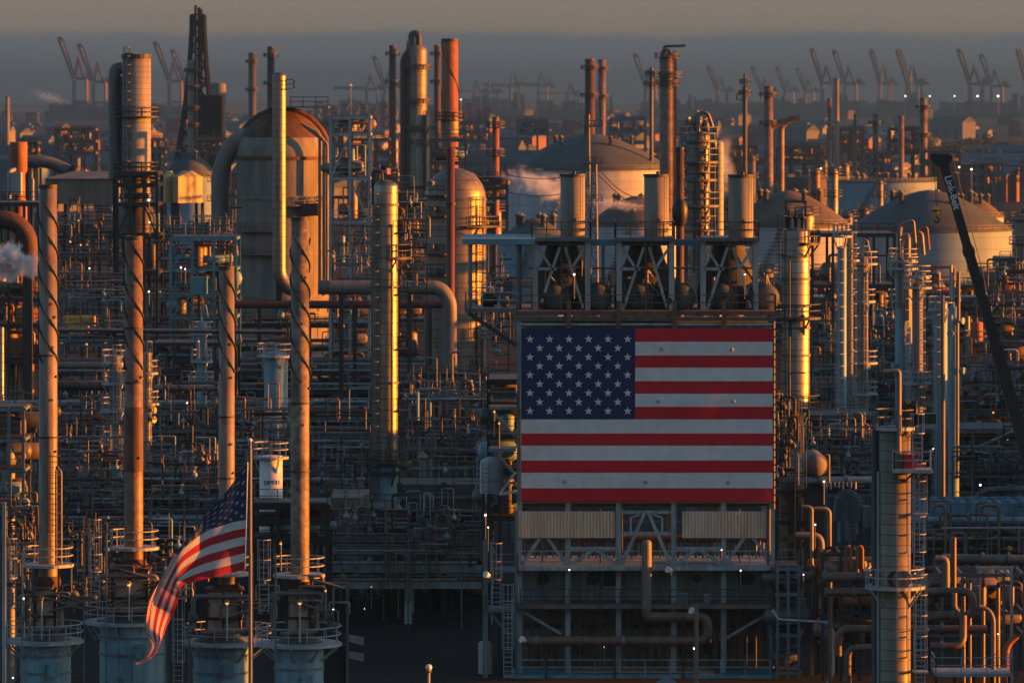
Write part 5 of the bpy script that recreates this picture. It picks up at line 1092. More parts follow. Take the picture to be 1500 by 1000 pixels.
link('hose_loop', MB().pipe([(x_(1322), cy - r - .05, z_(627)), (x_(1328), cy - r - .1, z_(643)), (x_(1336), cy - r*.75, z_(630))], .05, 6, bend=.3), 'black', rt)
link('manway', MB().ylathe([(cy - r - .45, .55), (cy - r*.8, .55)], x_(1311), z_(846), 16), 'black', rt)
link('manway_door', MB().ylathe([(cy - r - .5, .6), (cy - r - .42, .62)], x_(1319), z_(845), 16), 'stack_paint', rt)
for px, a, b in ((1345, 857, 700), (1347, 1010, 862), (1343, 684, 628)): link('ladder', MB().ladder(x_(px), cy - .6, z_(a), z_(b), .6, True, .07), 'pale_steel', rt)
for a, b in ((700, 760), (930, 990)): link('rest_platform', MB().box(x_(1336), x_(1358), cy - 1.4, cy - .2, z_(a + 50) - .1, z_(a + 50)).rail([(x_(1337), cy - 1.4, z_(a + 50)), (x_(1358), cy - 1.4, z_(a + 50)), (x_(1358), cy - .2, z_(a + 50))], 2.6, 1.2, .07), 'pale_steel', rt)
for px in (1285.5, 1287): link('conduit', MB().tube((x_(px), cy - .2, 0), (x_(px), cy - .2, z_(690)), .06, 6), 'pale_steel', rt)
# grey column standing behind it
column('grey_riser', 'dark grey fat riser pipe standing between the bluish grey column and the banded column', 'pipe', 1276.5, 1287, 628, 345.4, 'casing', dome=.8, n=18)
# manifold: each line a thing of its own
def line(pts, r, mt, lab, D=384.0, name='process_pipe', flanges=(), cat='pipe', n=12):
    P = [W(p[0], p[1], D + (p[2] if len(p) > 2 else 0)) for p in pts]; b = P[0]
    t = thing(name, lab, cat, b); rr = S(r, D)
    link('body', MB().pipe(P, rr, n, bend=rr*2.6, arc=5), mt, t)
    for (px, py, ax) in flanges:
        a = Vector(W(px, py, D)); d = Vector((.12, 0, 0)) if ax == 'x' else Vector((0, 0, .12))
        link('flange', MB().tube(a - d, a + d, rr*1.4, 14), 'grey_pipe', t)
    return t
line([(1206, 845), (1272, 845)], 7.2, 'brown_pipe', 'fat brown pipe stub with a dark open flange pointing at the banded column', flanges=((1207, 845, 'x'), (1272, 845, 'x'), (1268, 845, 'x')))
line([(1208, 867), (1425, 866), (1425, 902), (1368, 902)], 6.2, 'brown_pipe', 'long brown pipe with a wide return bend past the banded column', flanges=((1340, 867, 'x'), (1395, 902, 'x'), (1250, 867, 'x')))
line([(1228, 960), (1228, 921), (1446, 921)], 6.2, 'brown_pipe', 'level brown pipe with a lit rounded end cap, middle of the manifold', 387, flanges=((1300, 921, 'x'), (1380, 921, 'x')))
line([(1363, 945), (1411, 945), (1411, 902, 1)], 5.4, 'brown_pipe', 'short brown elbow pipe rising from the railed deck', 381, flanges=((1380, 945, 'x'),))
line([(1242, 1010), (1242, 949), (1290, 947)], 5.2, 'brown_pipe', 'brown pipe bending down by the foot of the banded column', 380)
line([(1434, 888), (1448, 892), (1455, 905), (1455, 1000)], 3.6, 'insul_pipe', 'lit tan pipe curving over and dropping to the railed deck', 379)
line([(1370, 818), (1386, 818), (1386, 866)], 5.4, 'insul_pipe', 'tan elbow pipe dropping into the long brown pipe', 388)
line([(1397, 787), (1397, 862)], 4, 'brown_pipe', 'straight upright brown pipe with a flat top by the tan elbow', 392)
line([(1398, 868), (1398, 890), (1404, 896)], 4, 'insul_pipe', 'short lit stub pipe below the long brown pipe', 381)
line([(1165, 784), (1203, 784), (1203, 898)], 5.2, 'insul_pipe', 'corrugated grey pipe elbowing down beside the rusty vessel', 402, flanges=((1203, 830, 'z'),))
line([(1191, 745), (1215, 745), (1215, 803), (1210, 806)], 3.2, 'stack_paint', 'lit hook of pipe shaped like a staple above the manifold', 408)
line([(1175, 742), (1189, 742), (1189, 810), (1190, 905), (1189, 1000)], 2.8, 'stack_paint', 'long thin lit pipe dropping from the staple shaped one', 400, flanges=((1190, 830, 'z'), (1190, 870, 'z')))
line([(1131, 893), (1140, 907), (1212, 911), (1221, 925), (1221, 985), (1212, 1000)], 1.9, 'pale_steel', 'thin pale pipe snaking from the furnace corner and down', 390)
line([(1216, 1000), (1216, 850)], 3, 'brown_pipe', 'upright brown pipe with a flat top beside the manifold', 386)
for k, px in enumerate((1241, 1258)):
    line([(px - 2, 838), (px - 2, 803), (px + 2, 799), (px + 5, 803), (px + 5, 832)], 2.6, 'orange_rust', ('small rusty hairpin pipe above the fat brown stub, nearer the furnace', 'small rusty hairpin pipe above the fat brown stub, nearer the banded column')[k], 395)
for k, (px, yt, yb_, rr) in enumerate(((1412, 852, 905, 2.2), (1421, 851, 900, 2.2), (1440, 856, 910, 3.2), (1462, 857, 940, 3.0))):
    Dv = 386 + k; x, y, z = W(px, yt, Dv); q = S(rr, Dv)
    t = thing('vent_pipe', ('first upright vent pipe with slanted mouth counting from the banded column', 'second upright vent pipe with slanted mouth from the banded column', 'third and fattest upright vent pipe with slanted mouth', 'fourth upright vent pipe with slanted mouth, nearest the goalpost frame')[k], 'vent pipe', (x, y, 0))
    n = 14; m = MB(); vs = [(x + q*cos(2*pi*i/n), y + q*sin(2*pi*i/n), 0) for i in range(n)] + [(x + q*cos(2*pi*i/n), y + q*sin(2*pi*i/n), z + q*1.4*sin(2*pi*i/n)) for i in range(n)]
    m.add(vs, [(i, (i+1) % n, n + (i+1) % n, n + i) for i in range(n)], True); link('body', m, 'stack_paint', t)
    link('mouth', MB().add([(a*.9 + x*.1, b*.9 + y*.1 - .01, c + .02) for a, b, c in vs[n:]], [tuple(range(n))]), 'black', t)
# goalpost frame
t = thing('portal_gantry', 'pale portal frame with a stubby crosspiece, over the vent pipes', 'steel frame', (X(1482, 390), 390, 0))
for px in (1434, 1482): link('post', MB().box(X(px, 390) - .11, X(px, 390) + .11, 390, 390.22, 0 if px > 1440 else Z(840, 390), Z(830, 390)), 'pale_steel', t)
link('beam', MB().box(X(1432, 390), X(1484, 390), 389.98, 390.2, Z(834, 390), Z(829.5, 390)), 'pale_steel', t)
link('gusset', MB().bar((X(1480, 390), 390.1, Z(844, 390)), (X(1470, 390), 390.1, Z(833, 390)), .18), 'pale_steel', t)
# deck with railing
t = thing('railed_deck', 'low railed steel deck at the foot of the manifold', 'platform', (X(1426, 376), 376, 0))
deck(t, X(1371, 376), X(1482, 376), 376, 380, Z(986, 376), 'pale_steel', True, 'pale_steel')
for px in (1373, 1400, 1428, 1455, 1480): link('post', MB().bar((X(px, 376), 377, 0), (X(px, 376), 377, Z(987, 376)), .18), 'dark_steel', t)
t = frame('manifold steel rack holding thin lines behind the brown pipes', 1350, 1500, (842, 897, 930), 394, 6, 5, 'grey_steel', stuff=34, seed=31, decks=False, w=.2, stuffmats=('brown_pipe', 'stack_paint', 'insul_pipe', 'grey_pipe', 'bare_pipe'))
frame('manifold steel rack between rusty vessel and banded column', 1205, 1285, (812, 858, 905, 950), 397, 6, 3, 'dark_steel', stuff=40, seed=33, decks=False, w=.2, stuffmats=('brown_pipe', 'stack_paint', 'insul_pipe', 'grey_pipe', 'orange_rust'))
frame('narrow steel rack of bars at the furnace corner below the rusty vessel', 1139, 1170, (833, 870, 930, 985), 398, 5, 2, 'blue_steel', stuff=26, seed=35, w=.2, stuffmats=('stack_paint', 'insul_pipe', 'grey_pipe', 'bare_pipe'))
line([(1380, 818), (1520, 820)], 7.5, 'grey_pipe', 'fat grey level pipe behind the goalpost frame', 410, flanges=((1440, 819, 'x'), (1478, 819, 'x')))
t = thing('horizontal_drum', 'grey level drum behind the slanted vent pipes', 'drum', (X(1440, 402), 402, 0))
link('shell', MB().xlathe([(X(1398, 402), .01), (X(1400, 402), .6), (X(1404, 402), .95), (X(1474, 402), .95), (X(1478, 402), .6), (X(1480, 402), .01)], 402, Z(848, 402), 20), 'casing', t)
for px in (1415, 1462): link('saddle', MB().box(X(px - 2, 402), X(px + 2, 402), 401.3, 402.7, 0, Z(856, 402)), 'dark_steel', t)
line([(1474, 1000), (1474, 945), (1490, 930)], 5, 'orange_rust', 'rusty lit pipe in the corner below the goalpost frame', 383)
# round ended drum above the manifold, and hopper
x, y, z = W(1195, 681, 425)
t = thing('round_drum', 'round pinkish drum end catching the sun below the banded shiny tower', 'drum', (x, y, 0))
link('shell', MB().ylathe([(y - 1.0 + .95*(1 - cos(a)), max(.01, .92*sin(a))) for a in [pi/2*k/6 for k in range(7)]] + [(y + 5, .92)], x, z, 26), 'concrete_shell', t)
link('nozzle', MB().pipe([(x + .6, y - .4, z + .7), (x + 1.0, y - .4, z + .9), (x + 1.0, y - .4, z - 1.5)], .09, 8), 'stack_paint', t)
for dy in (.6, 3.5): link('saddle', MB().box(x - .7, x + .7, y + dy, y + dy + .4, 0, z - .5), 'dark_steel', t)
t = line([(1178, 703), (1277, 703)], 5.5, 'blue_vessel', 'pale blue level pipe with icy drips running behind the banded column', 425, flanges=((1200, 703, 'x'), (1240, 703, 'x')))
for k in range(9): link('drain', MB().tube(W(1205 + k*6, 706, 424.6), W(1205 + k*6, 712 + k % 3*2, 424.6), .09, 6), 'pale_steel', t)
t = thing('hopper', 'grey tapered hopper on legs between the staple shaped pipe and the banded column', 'hopper', (X(1240, 440), 440, 0))
h = lambda p: X(p, 440)
m = MB(); top = [(h(1226), 440), (h(1256), 440), (h(1256), 443), (h(1226), 443)]; bot = [(h(1222), 440), (h(1262), 440), (h(1262), 443), (h(1222), 443)]
m.add([(*p, Z(764, 440)) for p in bot] + [(*p, Z(730, 440)) for p in top], [(0,1,5,4), (1,2,6,5), (2,3,7,6), (3,0,4,7), (4,5,6,7)]); link('body', m, 'casing', t)
link('side_box', MB().box(h(1263), h(1276), 440, 442, Z(772, 440), Z(742, 440)), 'grey_steel', t)
for px in (1224, 1260): link('leg', MB().bar((h(px), 440.3, 0), (h(px), 440.3, Z(764, 440)), .25), 'dark_steel', t)
link('knob', MB().lathe(h(1243), 441, [(.7, Z(730, 440)), (.8, Z(722, 440)), (.3, Z(718, 440))], 14), 'casing', t)
# fin fan cooler bank
D = 470.0
t = thing('cooler_bank', 'long teal sided air cooler bank with round fan rings on top', 'air cooler', (X(1430, D), D, 0))
link('fascia', MB().box(X(1342, D), X(1530, D), D, D + 9, Z(771, D), Z(749, D)), 'teal_paint', t)
for px in (1398, 1478): link('joint', MB().box(X(px, D) - .12, X(px, D) + .12, D - .06, D - .01, Z(771, D), Z(749, D)), 'blue_steel', t)
for k, px in enumerate((1370, 1405, 1440, 1480, 1515)):
    for dy in (2.2, 6.6): f = link('fan_ring', MB().ring(X(px, D), D + dy, 1.55, 1.85, Z(749, D), Z(749, D) + .7, n=24), 'blue_vessel', t); link('fan_guard', MB().ring(X(px, D), D + dy, .1, 1.5, Z(749, D) + .45, Z(749, D) + .5, n=24), 'casing', f)
for k in range(9):
    for y in (D + .4, D + 8.4): link('leg', MB().box(X(1350 + k*22, D) - .2, X(1350 + k*22, D) + .2, y, y + .3, 0, Z(771, D)), 'blue_steel', t)
link('lower_beam', MB().box(X(1340, D), X(1530, D), D - .1, D + .3, Z(793, D), Z(788, D)), 'dark_steel', t)
mk_rail(t, pts=[(X(1342, D), D - .2, Z(745, D)), (X(1530, D), D - .2, Z(745, D))], mat_='grey_steel', h=.9, step=2.2, t=.05)
# round exchangers by the lit vessel
D = 545.0
t = frame('steel rack with pale beams under the round exchangers', 1404, 1500, (583, 605, 645, 665), D, 9, 4, 'grey_steel', stuff=30, seed=41, w=.28)
for k, (px, py, rr, lab) in enumerate(((1416, 551, 9.5, 'round pink exchanger end, upper one beside the squat vessel'), (1439, 551, 9.5, 'round pink exchanger end, upper one nearer the crane boom'), (1416, 570, 6, 'small round exchanger end, lower one beside the squat vessel'), (1439, 570, 6, 'small round exchanger end, lower one nearer the crane boom'))):
    x, y, z = W(px, py, D - .6); q = S(rr, D); t = thing('exchanger', lab, 'heat exchanger', (x, y, z - q))
    link('shell', MB().ylathe([(y - .3, .01), (y - .28, q*.7), (y - .15, q), (y + 6, q)], x, z, 22), 'concrete_shell', t); link('flange', MB().ylathe([(y - .1, q*1.15), (y + .15, q*1.15)], x, z, 22), 'grey_pipe', t)
    link('saddle', MB().box(x - q*.6, x + q*.6, y + 1, y + 1.4, z - q*1.6, z - q*.6), 'dark_steel', t)
line([(1432, 735), (1432, 728), (1444, 717), (1520, 716)], 5, 'grey_pipe', 'grey pipe with a sloped bend above the teal cooler bank', 480, flanges=((1480, 716, 'x'),))
line([(1410, 664), (1460, 642), (1485, 630)], 2.2, 'pale_steel', 'pale slanting pipe catching light near the crane boom', 500)
frame('cluttered grey rack between the blue columns and the cooler bank', 1350, 1500, (632, 660, 690, 722), 500, 10, 4, 'grey_steel', stuff=44, seed=43, w=.26)
frame('tall rack of pipes past the crane boom', 1446, 1510, (405, 436, 470, 505, 540), 600, 10, 3, 'grey_steel', stuff=34, seed=45, w=.3, stuffmats=('stack_paint', 'bare_pipe', 'grey_pipe', 'orange_rust'))
line([(1472, 425), (1472, 402), (1478, 397), (1520, 397)], 4, 'red_pipe', 'dark red elbow pipe on top of the tall rack past the boom', 590)
frame('dim steel rack behind the slender grey and beige columns', 1190, 1310, (345, 420, 462, 505, 548, 585), 640, 12, 4, 'dark_steel', brace=((0, 1, 2, 0), (2, 2, 3, 1)), stuff=44, seed=47, w=.32)
frame('pale rack of pipes below the slender columns', 1140, 1280, (612, 634, 655, 690, 725), 470, 10, 4, 'grey_steel', stuff=48, seed=49, w=.24)
frame('railed rack among the columns left of the crane boom', 1285, 1375, (470, 520, 560, 600, 640), 620, 10, 3, 'grey_steel', stuff=30, seed=51, w=.28)
# ------------------------------------------------------------------ crane boom
D = 384.0
A, B = Vector(W(1381, 236, D)), Vector(W(1508, 680, D)); d = (B - A).normalized(); L = (B - A).length
full = A + d * (A.z - 1.5) / -d.z
side = Vector((-d.z, 0, d.x))
t = thing('crane_boom', 'black telescopic crane boom slanting down with white lettering near its tip', 'crane', (full.x, full.y, 0))
def seg(nm, s0, s1, w0, w1, par=t):
    p, q = A + d*s0, A + d*s1
    vs = []
    for e, w in ((p, w0), (q, w1)):
        for a, b in ((-1, -1), (1, -1), (1, 1), (-1, 1)): vs.append(e + side*a*w/2 + Vector((0, 1, 0))*b*w*.42)
    return link(nm, MB().add(vs, [(3,2,1,0), (4,5,6,7), (0,1,5,4), (1,2,6,5), (2,3,7,6), (3,0,4,7)]), 'boom_black', par)
w1 = S(12.5, D)
seg('boom_section', 0, L*.30, w1, w1*1.02); seg('boom_section', L*.28, L*.62, w1*1.16, w1*1.2); seg('boom_section', L*.60, (full - A).length, w1*1.36, w1*1.5)
for f in (.30, .62): seg('collar', L*f - .25, L*f + .2, w1*1.36 if f < .5 else w1*1.55, w1*1.36 if f < .5 else w1*1.55)
tipm = MB(); T = [(1362, 229), (1366, 225), (1393, 226), (1396, 231), (1392, 240), (1384, 243), (1374, 244), (1366, 238)]
vs = [W(p[0], p[1], D - .55) for p in T] + [W(p[0], p[1], D + .55) for p in T]; n = len(T)
tipm.add(vs, [tuple(range(n))[::-1], tuple(range(n, 2*n))] + [(i, (i+1) % n, n + (i+1) % n, n + i) for i in range(n)]); link('boom_head', tipm, 'boom_black', t)
for px in (1368, 1390): link('sheave', MB().ylathe([(D - .62, .22), (D - .56, .24), (D + .56, .24)], X(px, D), Z(231, D), 14), 'black', t)
link('hoist_rope', MB().tube(W(1368, 236, D - .15), W(1371.3, 302, D - .15), .022, 5).tube(W(1373, 240, D + .15), W(1372.7, 302, D + .15), .022, 5), 'dark_steel', t)
link('stay_rope', MB().tube(W(1395, 231, D), W(1440, 400, D), .03, 5).tube(W(1440, 400, D), A + d*L*.9 + side*-1.1, .03, 5), 'dark_steel', t)
hb = thing('hook_block', 'black and yellow striped hook block hanging from the crane boom tip', 'hook', W(1372, 326, D))
link('cheek', MB().lathe(X(1372, D), D, [(.1, Z(302, D)), (.28, Z(305, D)), (.3, Z(311, D)), (.2, Z(316, D))], 12), 'yellow', hb)
link('stripe', MB().ring(X(1372, D), D, .25, .312, Z(310, D), Z(307, D), n=16), 'black', hb)
hkx, hkz = X(1372, D), Z(320, D); link('hook', MB().pipe([(hkx, D, Z(315, D)), (hkx, D, Z(318, D)), (hkx + .2, D, hkz - .05), (hkx + .1, D, hkz - .3), (hkx - .12, D, hkz - .25), (hkx - .15, D, hkz - .1)], .06, 8, bend=.1), 'black', hb)
ang = atan2(d.z, d.x)
n_, me = letters('Link-Belt', .68, 'silver', t, A + d*(S(48, D)) + Vector((0, -w1*.43 - .02, 0)), (pi/2, 0, 0))
n_.rotation_euler = (pi/2, -ang, 0)
# ------------------------------------------------------------------ pipe racks and process clutter of the middle distance
PM = ('grey_pipe', 'bare_pipe', 'insul_pipe', 'brown_pipe', 'bare_pipe', 'grey_steel', 'blue_vessel', 'alu_dull', 'dark_steel')
def rack(label, x0, x1, ys, D, dep=9, bay=11.0, per=8, mt='grey_steel', seed=0, risers=10, valves=10, w=.4, rmax=.32, deckmod=1):
    q = random.Random(seed); t = thing('pipe_rack', label, 'pipe rack', (X((x0+x1)/2, D), D, 0)); xa, xb = X(x0, D), X(x1, D); n = max(2, round((xb - xa)/bay)); zt = Z(ys[0], D)
    for k in range(n + 1):
        x = xa + (xb - xa)*k/n
        for y in (D, D + dep): link('column', MB().bar((x, y, 0), (x, y, zt + .3), w), mt, t)
    for li, y_ in enumerate(ys):
        z = Z(y_, D); m = MB()
        for y in (D, D + dep): m.bar((xa - .4, y, z), (xb + .4, y, z), w*.7, w)
        for k in range(2*n + 1): x = xa + (xb - xa)*k/(2*n); m.bar((x, D, z), (x, D + dep, z), w*.6, w*.8)
        b = link('beam', m, mt, t)
        if li % 2 == 0: mk_rail(b, pts=[(xa, D - .5, z + .2), (xb, D - .5, z + .2)], mat_=mt, step=2.4, t=max(.05, D/9000))
        for k in range(per):
            r = q.choice((.06, .08, .11, .15, .2, .26, rmax)); y = D + .3 + (dep - .6)*(k + q.uniform(-.3, .3))/per; zz = z + w*.4 + r + .02
            s0, s1 = xa + (xb - xa)*max(0, q.uniform(-.5, .4)), xb - (xb - xa)*max(0, q.uniform(-.5, .4)); dz = q.choice((0, 0, 0, .5, .9))
            P = [(s0, y, zz + dz), (s1, y, zz + dz)]
            if q.random() < .45:         # an expansion loop or a drop
                xm = q.uniform(s0, s1); h = q.uniform(.6, 1.8)*q.choice((1, 1, -1)); wd_ = q.uniform(.8, 2.6); P = [P[0], (xm, y, zz + dz), (xm, y, zz + dz + h), (min(xm + wd_, s1), y, zz + dz + h)] + ([(min(xm + wd_, s1), y, zz + dz), P[1]] if q.random() < .7 else [])
            link('pipe', MB().pipe(P, r, 9), q.choice(PM), t)
    for y_ in ys:
        for j in range(2):
            r = q.choice((.07, .1, .14)); z = Z(y_, D) + .35 + r + j*q.uniform(.5, 1.1); a, b = xa - .3 + j*q.uniform(0, .3)*(xb - xa), xb + .3 - (1-j)*q.uniform(0, .25)*(xb - xa)
            link('pipe', MB().pipe([(a, D - .35 - j*.3, z), (b, D - .35 - j*.3, z)], r, 9), q.choice(('pale_steel', 'insul_pipe', 'pale_steel', 'grey_pipe')), t)
    for k in range(risers):
        y_ = q.choice(ys); z = Z(y_, D); x = q.uniform(xa, xb); r = q.choice((.04, .05, .06, .08, .1, .15)); h = q.uniform(.8, 3.6); s_ = q.choice((-1, 1))*q.uniform(.5, 2.2)
        link('riser', MB().pipe([(x, D - .6, z - q.uniform(.5, 3)), (x, D - .6, z + h), (x + s_, D - .6, z + h), (x + s_, D - .5, z + h - q.uniform(.3, 1.5))], r, 8), q.choice(('insul_pipe', 'stack_paint', 'grey_pipe', 'brown_pipe', 'alu_dull', 'bare_pipe')), t)
    for k in range(valves):
        y_ = q.choice(ys); z = Z(y_, D) + q.uniform(.3, .9); x = q.uniform(xa, xb)
        v = link('valve', MB().ylathe([(D - .5, .1), (D - .45, .26), (D - .1, .26), (D - .05, .12)], x, z, 10), q.choice(('grey_pipe', 'red_pipe', 'blue_vessel', 'yellow', 'bare_pipe')), t); link('handwheel', MB().ring(x, D - .3, .2, .27, z + .55, z + .6, n=12).tube((x, D - .3, z), (x, D - .3, z + .6), .04, 6), 'dark_steel', v)
    return t
rack('long pipe rack with many thin pale lines behind the tall straked stacks', -20, 545, (612, 640, 664), 560, per=10, seed=1, risers=62, valves=35, mt='grey_steel')
rack('low pipe rack of grey lines at the foot of the pale blue drum', 80, 545, (702, 724, 748), 500, per=9, seed=2, risers=62, valves=39, mt='grey_steel')
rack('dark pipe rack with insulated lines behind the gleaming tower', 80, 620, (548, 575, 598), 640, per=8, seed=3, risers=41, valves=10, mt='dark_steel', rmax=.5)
rack('heavy bridge of steel beams spanning the dark yard', 480, 716, (806, 832, 856), 440, dep=10, per=6, seed=4, risers=10, valves=8, mt='heater_steel', w=.6, rmax=.42)
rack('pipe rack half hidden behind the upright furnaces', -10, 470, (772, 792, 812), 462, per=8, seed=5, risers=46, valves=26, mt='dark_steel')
rack('pale pipe rack between the gleaming tower and the furnace building', 590, 752, (606, 632, 662, 690), 520, per=9, seed=6, risers=67, valves=30, mt='grey_steel')
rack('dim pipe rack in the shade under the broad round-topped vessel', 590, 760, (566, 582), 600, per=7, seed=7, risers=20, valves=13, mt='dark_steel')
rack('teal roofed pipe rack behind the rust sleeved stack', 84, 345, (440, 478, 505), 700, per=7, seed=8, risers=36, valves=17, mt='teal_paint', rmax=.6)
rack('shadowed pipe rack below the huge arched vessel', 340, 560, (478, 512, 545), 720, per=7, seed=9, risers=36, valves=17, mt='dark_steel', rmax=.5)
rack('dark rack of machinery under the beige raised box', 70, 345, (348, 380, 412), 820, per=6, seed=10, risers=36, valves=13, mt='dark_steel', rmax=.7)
rack('distant pipe rack below the tanks with flat run of lines', 728, 1140, (420, 446, 470), 900, per=8, seed=11, risers=36, valves=8, mt='grey_steel', rmax=.4)
rack('low distant rack past the banded tower below the brown cone', 1130, 1510, (452, 478, 500), 760, per=8, seed=12, risers=52, valves=13, mt='dark_steel', rmax=.5)
rack('dark rack under the teal cooler bank', 1340, 1510, (795, 812), 440, per=7, seed=13, risers=20, valves=13, mt='dark_steel')
frame('shadowed steel building frame with landings over the yard rack', 250, 345, (350, 395, 430, 465), 660, 9, 3, 'teal_paint', brace=((0, 0, 1, 0), (1, 1, 2, 1), (0, 2, 3, 0)), stuff=34, seed=61, w=.3)
frame('rusty edge structure crowded with orange pipes and vessels', -10, 58, (300, 440, 478, 530), 600, 10, 3, 'dark_steel', stuff=44, seed=63, w=.3, stuffmats=('orange_rust', 'stack_paint', 'insul_pipe', 'rust_dark'))
frame('dim frame between the two domed vessels', 545, 625, (300, 345, 392, 470, 530), 710, 9, 3, 'dark_steel', brace=((0, 1, 2, 0), (2, 2, 3, 1)), stuff=44, seed=65, w=.3, stuffmats=('stack_paint', 'grey_pipe', 'insul_pipe', 'bare_pipe'))
frame('yard rack frame with braces beside the thin pale blue column', 225, 345, (505, 545, 585), 600, 8, 4, 'dark_steel', brace=((0, 0, 1, 0), (3, 1, 2, 1)), stuff=36, seed=67, w=.28)
frame('cluttered low frame of pumps before the lit insulated lines', 540, 720, (748, 770, 798), 455, 8, 6, 'dark_steel', stuff=48, seed=69, w=.28)
frame('steel frame with railed deck just below the white lettered vessel', 370, 480, (742, 762, 792), 430, 6, 3, 'black', stuff=18, seed=71, w=.32)
frame('frame of ladders and drums at the shaded flank of the furnace building', 716, 762, (560, 594, 640, 690, 760), 418, 8, 1, 'dark_steel', stuff=34, seed=73, w=.28)
def scaffold(label, x0, x1, y0, y1, D, seed, dep=6, n=70, mats=('insul_pipe', 'grey_pipe', 'bare_pipe', 'dark_steel', 'bare_pipe', 'pale_steel', 'brown_pipe', 'blue_vessel', 'dark_steel')):
    q = random.Random(seed); t = thing('pipe_cluster', label, 'pipework', (X((x0+x1)/2, D), D, 0)); xa, xb, zb, zt = X(x0, D), X(x1, D), Z(y1, D), Z(y0, D)
    nx = max(2, round((xb - xa)/2.4)); nz = max(2, round((zt - zb)/2.2))
    for k in range(nx + 1):
        x = xa + (xb - xa)*k/nx
        link('post', MB().bar((x, D, 0 if k % 2 == 0 else zb), (x, D, zb + (zt - zb)*q.uniform(.6, 1.05)), .12), q.choice(('dark_steel', 'grey_steel')), t)
    for k in range(nz + 1):
        z = zb + (zt - zb)*k/nz; a, b = sorted((q.uniform(xa, xb), q.uniform(xa, xb)))
        if b - a < (xb - xa)*.4: a, b = xa, xb
        l = link('ledger', MB().bar((a, D, z), (b, D, z), .13), 'grey_steel', t)
        if k % 2: link('plank', MB().box(a, b, D + .1, D + 1.2, z, z + .08), 'dark_steel', t); mk_rail(t, pts=[(a, D - .1, z), (b, D - .1, z)], mat_=q.choice(('grey_steel', 'pale_steel')), t=.05, step=1.4)
    for k in range(n):
        x, z, y = q.uniform(xa, xb), q.uniform(zb, zt), D + q.uniform(-.5, dep); r = q.choice((.03, .035, .04, .05, .06, .08, .12)); u = q.random()
        if u < .2: P = [(x, y, z), (x, y, z + q.uniform(.8, 3)), (x + q.uniform(-2.5, 2.5), y, 0)]; P[2] = (P[2][0], y, P[1][2])
        elif u < .8: L = q.uniform(2, 9); P = [(x, y, z), (min(x + L, xb), y, z)]
        else: h, w_ = q.uniform(.5, 1.8), q.uniform(.4, 1.2); P = [(x, y, z), (x, y, z + h), (x + w_, y, z + h), (x + w_, y, z - h*q.uniform(0, 1))]
        link('pipe', MB().pipe(P, r, 7), q.choice(mats), t)
    for k in range(14):
        x, z = q.uniform(xa, xb), q.uniform(zb, zt); r = q.uniform(.09, .26)
        link('valve', MB().lathe(x, D - .4, [(r*.4, z), (r, z + .12), (r, z + .3), (r*.3, z + .45), (r*.3, z + .8), (r*.9, z + .82), (r*.9, z + .88)], 10), q.choice(mats), t)
    return t
for k, (lab, x0, x1, y0, y1, D) in enumerate((('thin pipework and scaffold bars in front of the gleaming tower foot', 596, 705, 612, 705, 472), ('dense thin pipework just below the pale blue drum', 345, 425, 600, 690, 500), ('thin pipework between the first and second tall stacks, upper part', 88, 180, 560, 640, 530), ('thin pipework between the first and second tall stacks, lower part', 88, 182, 640, 760, 460),
        ('thin pipework around the thin pale blue column', 222, 318, 560, 668, 520), ('dense pipework above the waving flag', 222, 318, 665, 760, 450), ('thin pipework behind the white lettered vessel', 455, 545, 600, 740, 480), ('dim pipework in the yard bridge gap', 485, 600, 745, 800, 442), ('dim pipework under the cooler box', 598, 715, 748, 806, 436),
        ('pipework right beside the banner edge below the banded tower', 1137, 1165, 600, 700, 420), ('fine pipework over the icy pale blue pipe', 1180, 1285, 625, 700, 440), ('fine pipework among the slender columns', 1190, 1232, 470, 600, 560), ('fine pipework left of the tall blue columns', 1275, 1320, 450, 560, 580), ('fine pipework over the teal cooler bank', 1395, 1500, 655, 742, 485), ('fine pipework by the round exchangers', 1405, 1500, 530, 600, 535),
        ('lit fine pipework past the crane boom top', 1440, 1505, 400, 470, 590), ('fine pipework behind the broad beige stack frame', 225, 340, 330, 400, 680), ('fine pipework under the raised beige box', 85, 180, 300, 400, 740), ('dim pipework behind the first two stacks', 85, 185, 400, 500, 640), ('fine pipework beside the gleaming tower head', 585, 625, 290, 420, 560), ('fine pipework between blue landing tower and gleaming tower', 487, 545, 330, 470, 640),
        ('fine pipework on the round-topped vessel flank', 705, 745, 400, 520, 520), ('fine pipework on the shaded foot of the round-topped vessel', 590, 690, 560, 612, 540), ('fine pipework at the edge below the stair structure', 2, 50, 745, 850, 385), ('fine pipework behind the first furnace', 85, 160, 780, 880, 395), ('fine pipework behind the second furnace', 215, 280, 800, 880, 392))):
    scaffold(lab, x0, x1, y0, y1, D, 300 + k, n=78)
